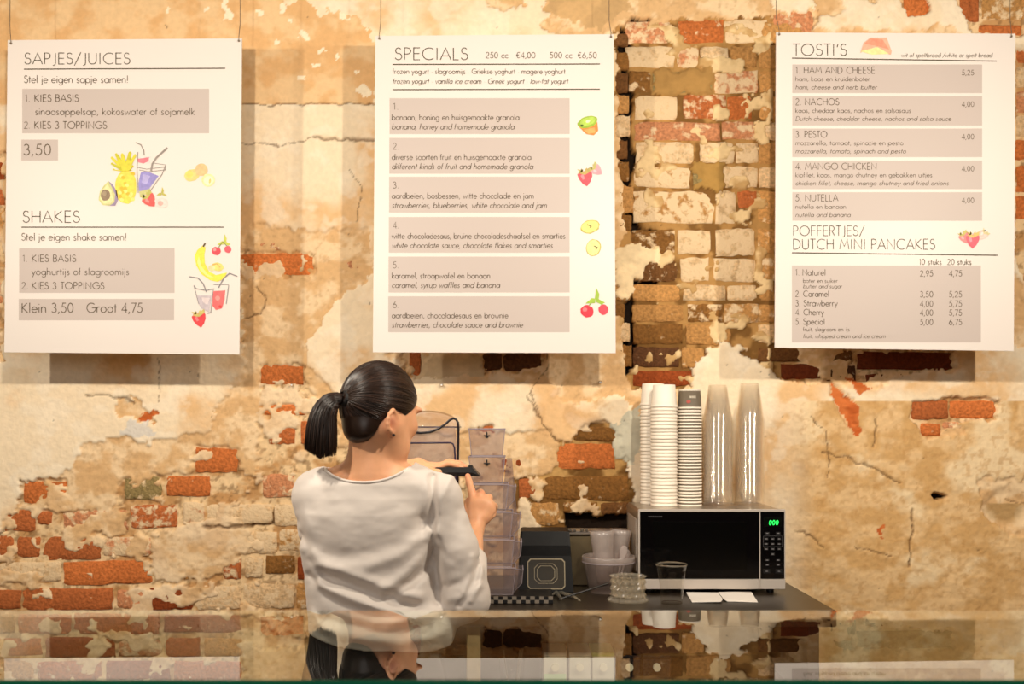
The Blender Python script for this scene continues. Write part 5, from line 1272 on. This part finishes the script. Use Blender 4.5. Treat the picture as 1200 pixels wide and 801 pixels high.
for pts, w, a in FOLDS:
    d = None
    for p, q in zip(pts, pts[1:]):
        dd, _ = seg_d2(p, q); d = dd if d is None else np.minimum(d, dd)
    d = d + 2.2 * (fbm(PXs / 16 + a * 900, PYs / 16, 2, 71) - .5)
    disp += a * np.exp(-(d / (w * 1.15)) ** 2)
# sleeve folds run across the bent elbow
for pts, w, a in [([(527,560),(516,585),(511,625)], 5, .004), ([(536,600),(530,625),(527,655)], 7, -.003), ([(560,660),(556,680),(546,700),(538,712)], 3.5, -.004), ([(566,668),(562,688),(552,706)], 3.5, .003), ([(553,655),(550,675),(543,695)], 4, .003), ([(520,690),(540,684),(556,670)], 5, -.003), ([(524,705),(545,700),(562,690)], 5, .003)]:
    d = None
    for p, q in zip(pts, pts[1:]):
        dd, _ = seg_d2(p, q); d = dd if d is None else np.minimum(d, dd)
    disp += a * np.exp(-(d / w) ** 2)
back = 1 / (1 + np.exp((Y - 2.40) / .012))
disp = np.clip(disp, -.011, .011); T_.d -= disp * back * 1.3
fy = fbm((X * 14 + Z * 9), (Z * 22 - X * 6), 3, 51); T_.d -= ((fy - .5) * .006).astype(np.float32)
# neck opening
ncx, ncy = (Q(374, 0)[0] + Q(487, 0)[0]) / 2, 2.39
zn = lambda x: 1.3175 + .040 * np.abs((x - ncx) / .113) ** 2.4
back_p, front_p = [], []
for i in range(41):
    u = -1 + 2 * i / 40; bx_ = ncx + u * .108; bz_ = float(zn(bx_))
    ii_ = min(len(T_.x) - 1, np.searchsorted(T_.x, bx_)); kk_ = min(len(T_.z) - 1, np.searchsorted(T_.z, bz_))
    row = T_.d[ii_, :, kk_]; nz_ = np.nonzero(row < 0)[0]
    if not len(nz_): continue
    j = nz_[0]; y0_ = T_.y[j] - (T_.y[j] - T_.y[j - 1]) * row[j] / (row[j] - row[j - 1]); j = nz_[-1]; y1_ = T_.y[j] + (T_.y[j + 1] - T_.y[j]) * row[j] / (row[j] - row[j + 1])
    back_p.append((bx_, float(y0_), bz_)); front_p.append((bx_, float(y1_), bz_))
band = np.array(back_p + front_p[::-1])
for _ in range(5): band = (np.roll(band, 1, 0) + band * 2 + np.roll(band, -1, 0)) / 4
band = [tuple(p) for p in band] + [tuple(band[0])]
hole = np.maximum(np.abs(X - ncx) - .113, zn(X) - Z).astype(np.float32)
T0 = T_.d.copy(); T_.d = np.maximum(T_.d, -hole)
# hem
hem = Z - (np.interp(X, [Q(362, 0)[0], Q(405, 0)[0], Q(480, 0)[0], Q(531, 0)[0]], [Q(0, 738)[2], Q(0, 748)[2], Q(0, 758)[2], Q(0, 753)[2]]))
T_.d = np.maximum(T_.d, -hem.astype(np.float32))
# cuffs
for w_, e_, c_ in ((RW, RE, cuff), (LW, LE, LE * .5 + LW * .5)):
    n_ = (w_ - e_) / np.linalg.norm(w_ - e_); pl = (X - c_[0]) * n_[0] + (Y - c_[1]) * n_[1] + (Z - c_[2]) * n_[2]
    nearc = ((X - c_[0]) ** 2 + (Y - c_[1]) ** 2 + (Z - c_[2]) ** 2) < .1 ** 2
    T_.d = np.where(nearc, np.maximum(T_.d, pl), T_.d)
Vs, Fs = T_.mesh()
hull_ = T_.d; T_.d = np.maximum(T0, -hem.astype(np.float32))
def sample(Fd, Pt):
    out = []
    I = [np.clip(np.searchsorted(a, Pt[:, i]) - 1, 0, len(a) - 2) for i, a in enumerate((Fd.x, Fd.y, Fd.z))]
    t = [np.clip((Pt[:, i] - a[I[i]]) / (a[I[i] + 1] - a[I[i]]), 0, 1) for i, a in enumerate((Fd.x, Fd.y, Fd.z))]
    r = 0
    for a in (0, 1):
        for b in (0, 1):
            for c in (0, 1):
                r = r + Fd.d[I[0] + a, I[1] + b, I[2] + c] * (t[0] if a else 1 - t[0]) * (t[1] if b else 1 - t[1]) * (t[2] if c else 1 - t[2])
    return r
nV = np.array([v.co[:] for v in body.data.vertices])[:, :3] + np.array([-.33, 2.40, 0])
cov = (nV[:, 2] < 1.37) & (nV[:, 2] > .94) & ((np.abs(nV[:, 0] - ncx) > .109) | (nV[:, 2] < zn(nV[:, 0]) - .001))
for w_, c_, e_ in ((RW, cuff, RE), (LW, LE * .5 + LW * .5, LE)):
    n_ = (w_ - e_) / np.linalg.norm(w_ - e_); cov &= ~(((nV - c_) @ n_ > -.004) & (np.linalg.norm(nV - c_, axis=1) < .30) & (nV[:, 1] > 2.42))
for it in range(7):
    dd = sample(T_, nV); h_ = .003
    g = np.stack([sample(T_, nV + np.eye(3)[i] * h_) - dd for i in range(3)], 1); g /= np.linalg.norm(g, axis=1)[:, None] + 1e-9
    push = np.where(cov & (dd > -.006) & (dd < .06), dd + .006, 0); nV = nV - g * push[:, None]
body.data.vertices.foreach_set('co', (nV - np.array([-.33, 2.40, 0])).astype(np.float32).ravel()); body.data.update()
del T_
m_shirt = principled('ivory_satin_cloth', (218, 208, 199), .5, spec=.35); _sh = m_shirt.node_tree.nodes['Principled BSDF']
_sh.inputs['Sheen Weight'].default_value = .2
add_noise(m_shirt, 500, 2, .0, .05, .0003)
fast_mesh('blouse', Vs, Fs, m_shirt, parent=person)
MB().tube(band, .0036, 8, cap=False).build('neckline_band', m_shirt, person, smooth=True)
# ---------------------------------------------------------------- trousers, shoes
Tr = Field(ax3((-.56, -.10, .008)), ax3((2.20, 2.60, .008)), ax3((.06, 1.0, .008)))
Tr.sections([(.80, -.335, 2.40, .160, .110), (.88, -.335, 2.395, .160, .108), (.985, -.332, 2.39, .146, .098)], .02)
for hx in (-.41, -.255): Tr.chain([(hx, 2.398, .82), (hx, 2.39, .47), (hx, 2.41, .09)], [.094, .066, .052], .02)
Vt, Ft = Tr.mesh(); m_trs = principled('black_trouser_cloth', (15, 13, 14), .75); add_noise(m_trs, 30, 4, .3, .2, .002)
fast_mesh('trousers', Vt, Ft, m_trs, parent=person)
for hx in (-.41, -.255):
    S_ = Field(ax3((hx - .07, hx + .07, .005)), ax3((2.32, 2.66, .005)), ax3((-.02, .16, .005)))
    S_.chain([(hx, 2.40, .05), (hx, 2.50, .042), (hx, 2.585, .03)], [.046, .044, .036], .02); S_.chain([(hx, 2.41, .06), (hx, 2.41, .12)], [.046, .045], .02)
    X, Y, Z = np.meshgrid(S_.x, S_.y, S_.z, indexing='ij', sparse=True); S_.d = np.maximum(S_.d, -(Z - .001)); S_.d = np.maximum(S_.d, Z - .125)
    Vh, Fh = S_.mesh(); fast_mesh('shoe', Vh, Fh, principled('black_shoe', (18, 16, 16), .4), parent=person)

# ---------------------------------------------------------------- hair
Hf = Field(ax3((-.45, -.20, .0026)), ax3((2.27, 2.52, .0026)), ax3((1.38, 1.63, .0026)))
Hf.ell(HC + upv * .003 - fw * .003, (.0815, .1010, .1035), .01, HM)
Hf.ell(H(.006, -.050, -.072), (.044, .029, .032), .025, HM)
X, Y, Z = np.meshgrid(Hf.x, Hf.y, Hf.z, indexing='ij', sparse=True)
x_, y_, z_ = X - HC[0], Y - HC[1], Z - HC[2]
hv = fw[0] * x_ + fw[1] * y_ + fw[2] * z_; hw = upv[0] * x_ + upv[1] * y_ + upv[2] * z_; hu = rt[0] * x_ + rt[1] * y_ + rt[2] * z_
wm = np.interp(hv, [-.12, -.085, -.065, -.044, -.034, -.010, .020, .050, .070, .10], [-.106, -.120, -.118, -.098, -.046, -.014, -.020, .006, .036, .060])
Hf.d = np.maximum(Hf.d, (wm - hw) * .75)
Vh, Fh = Hf.mesh()
TIE = np.array(P(404, 467, 2.318))
tie_dir = TIE - HC
m_hair = principled('dark_brown_hair', (44, 26, 16), .36, spec=.45)
m_hair.node_tree.nodes['Principled BSDF'].inputs['Roughness'].default_value = .34
attr_color(m_hair)
hb = np.array(lin((32, 19, 12)))
rel = Vh - TIE; ax_ = tie_dir / np.linalg.norm(tie_dir); e1_ = np.cross(ax_, [0, 0, 1]); e1_ /= np.linalg.norm(e1_); e2_ = np.cross(ax_, e1_)
ang = np.arctan2(rel @ e2_, rel @ e1_)
st = fbm(ang * 16, np.linalg.norm(rel, axis=1) * 6, 3, 61)
hairc = hb[None] * (.6 + 1.1 * st[:, None])
fast_mesh('hair', Vh, Fh, m_hair, cols=hairc, parent=person)
# combed strands running back to the tie
RH = random.Random(11); sm = MB(); scol = []
def on_skull(d, r=1.0):
    u, v, w = d @ rt, d @ fw, d @ upv; k = 1 / math.sqrt((u / .0815) ** 2 + (v / .1010) ** 2 + (w / .1035) ** 2)
    return HC + upv * .003 - fw * .003 + d * k * r
def wmin(v): return float(np.interp(v, [-.12, -.085, -.065, -.044, -.034, -.010, .020, .050, .070, .10], [-.106, -.120, -.118, -.098, -.046, -.014, -.020, .006, .036, .060]))
td = tie_dir / np.linalg.norm(tie_dir)
def add_strand(mbx, cols, pts, r, c, n=3):
    k = len(mbx.v); mbx.tube(pts, r, n, cap=False, flat=1.0); cols += [c] * (len(mbx.v) - k)
cnt = 0
while cnt < 900:
    d = np.array([RH.gauss(0, 1) for _ in range(3)]); d /= np.linalg.norm(d)
    p = on_skull(d) - HC; v_, w_ = p @ fw, p @ upv
    if w_ < wmin(v_) + .004 or d @ td > .988: continue
    # only start near the hairline or anywhere at random, run toward the tie
    pts = []; n = 9
    om = math.acos(max(-1, min(1, d @ td)))
    t1 = min(1.0, RH.uniform(.35, 1.0)); ok = True
    for i in range(n):
        t = t1 * i / (n - 1); dd = (math.sin((1 - t) * om) * d + math.sin(t * om) * td) / math.sin(om)
        q = on_skull(dd, 1.0035 + .003 * math.sin(math.pi * i / (n - 1))); pp = q - HC
        if pp @ upv < wmin(pp @ fw) - .004: ok = False; break
        pts.append(tuple(q))
    if not ok: continue
    k_ = RH.uniform(.5, 2.2); c = tuple(hb * k_) if RH.random() > .08 else tuple(hb * 4.0)
    add_strand(sm, scol, pts, [.0004] + [.0010] * (n - 2) + [.0006], c); cnt += 1
mk('combed_strands', sm.v, sm.f, m_hair, person, True, cols=scol)['kind'] = 'stuff'
# hair tie
mb = MB(); pa = TIE + td * .002
mb.lathe([(.016, -.007), (.0195, -.003), (.0195, .003), (.016, .007)], (0, 0, 0), 16)
Mr = Vector(tuple(td * .8 + np.array([0, 0, .1]))).to_track_quat('Z', 'Y').to_matrix()
mk('hair_tie', [tuple(Mr @ Vector(p) + Vector(tuple(pa))) for p in mb.v], mb.f, principled('black_elastic', (12, 10, 10), .6), person, True)
# ponytail
sm = MB(); scol = []
path = [(401, 467), (392, 468), (384, 474), (379, 486), (377, 500), (376, 518), (374.5, 538)]
wid = [6, 10, 13, 16, 18.5, 19.5, 19]
for i in range(1300):
    a = RH.uniform(0, 2 * math.pi); r = math.sqrt(RH.random()); ox, oy = math.cos(a) * r, math.sin(a) * r
    endv = RH.uniform(.90, 1.0) + (.06 * (-abs(ox)) if True else 0); pts = []
    ns = 11
    for k in range(ns):
        t = k / (ns - 1) * endv * 6; j = min(5, int(t)); f_ = t - j
        px = path[j][0] * (1 - f_) + path[j + 1][0] * f_; py = path[j][1] * (1 - f_) + path[j + 1][1] * f_; w = wid[j] * (1 - f_) + wid[j + 1] * f_
        dx = path[j + 1][0] - path[j][0]; dy = path[j + 1][1] - path[j][1]; L = math.hypot(dx, dy)
        nx_, ny_ = -dy / L, dx / L
        wob = .5 * math.sin(k * .9 + i)
        pts.append(P(px - nx_ * ox * w * .98 + wob * .4, py - ny_ * ox * w * .98 + (2.5 * ox if k == ns - 1 else 0), 2.318 - .006 * min(1, t) + oy * w * .0016))
    c = tuple(hb * RH.uniform(.5, 2.0)) if RH.random() > .06 else tuple(hb * 3.6)
    add_strand(sm, scol, pts, [.0009] + [.0012] * (ns - 3) + [.0009, .0004], c)
mk('ponytail', sm.v, sm.f, m_hair, person, True, cols=scol)['kind'] = 'stuff'

# ---------------------------------------------------------------- black lid she is holding
lid = empty('plastic_tray', (-.18, 2.745, P(0, 558, 2.69)[2]), "flat black plastic tray held under the woman's hands", 'tray')
zl0 = P(0, 558.5, 2.685)[2]; zl1 = P(0, 547.0, 2.70)[2]
fx0, fx1, tip = P(480, 0, 2.69)[0], P(553, 0, 2.69)[0], P(562, 0, 2.69)[0]
sec = [(2.684, zl0 + .002), (2.682, zl0 + .012), (2.692, zl1), (2.790, zl1 - .002), (2.800, zl0 + .008), (2.796, zl0)]
v = [(fx0, y, z) for y, z in sec] + [(fx1, y, z) for y, z in sec] + [(tip, 2.695 + (y - 2.684) * .7, zl0 + .001 + (z - zl0) * .12) for y, z in sec]
n = 6; f = [tuple(range(n))[::-1], tuple(range(2 * n, 3 * n))]
for q in range(2):
    for i in range(n): f.append((q * n + i, q * n + (i + 1) % n, (q + 1) * n + (i + 1) % n, (q + 1) * n + i))
mk('tray_shell', v, [g[::-1] for g in f], principled('matt_black_plastic', (16, 15, 16), .38), lid)
MB().box(fx1 - .01, fx1 + .002, 2.70, 2.712, zl1 - .004, zl1 + .005, .001).build('catch', m_black, lid)

# ================================================================ glass display case in front
hg = .27; GT = CZ - hg; gy0_, gy1_ = 1.066, 1.469
m_case = thin_glass('display_glass_top', (228, 236, 226), 1.8, .0)
m_gedge = principled('green_glass_edge', (30, 138, 100), .15, spec=.6); m_gedge.node_tree.nodes['Principled BSDF'].inputs['Transmission Weight'].default_value = .3
dc = empty('display_case', (0, 1.3, 0), 'glass topped display case along the bottom of the picture', 'display case')
mk('glass_top', [(-1.5, gy0_, GT), (1.5, gy0_, GT), (1.5, gy1_, GT), (-1.5, gy1_, GT)], [(0, 1, 2, 3)], m_case, dc)
MB().box(-1.5, 1.5, gy0_ - .003, gy0_, GT - .010, GT, .0006).build('glass_edge', m_gedge, dc)
mk('glass_front', [(-1.5, gy0_ + .004, .75), (1.5, gy0_ + .004, .75), (1.5, gy0_ + .004, GT - .011), (-1.5, gy0_ + .004, GT - .011)], [(0, 1, 2, 3)], m_glass, dc)
MB().box(-1.5, 1.5, gy0_ + .01, gy1_ - .01, 0, .70, .004).build('case_base', principled('white_case_panel', (206, 198, 186), .5), dc)
for sx_ in (-1.5, 1.494): MB().box(sx_, sx_ + .006, gy0_, gy1_ - .006, .70, GT - .004, .001).build('glass_side', m_glass, dc)
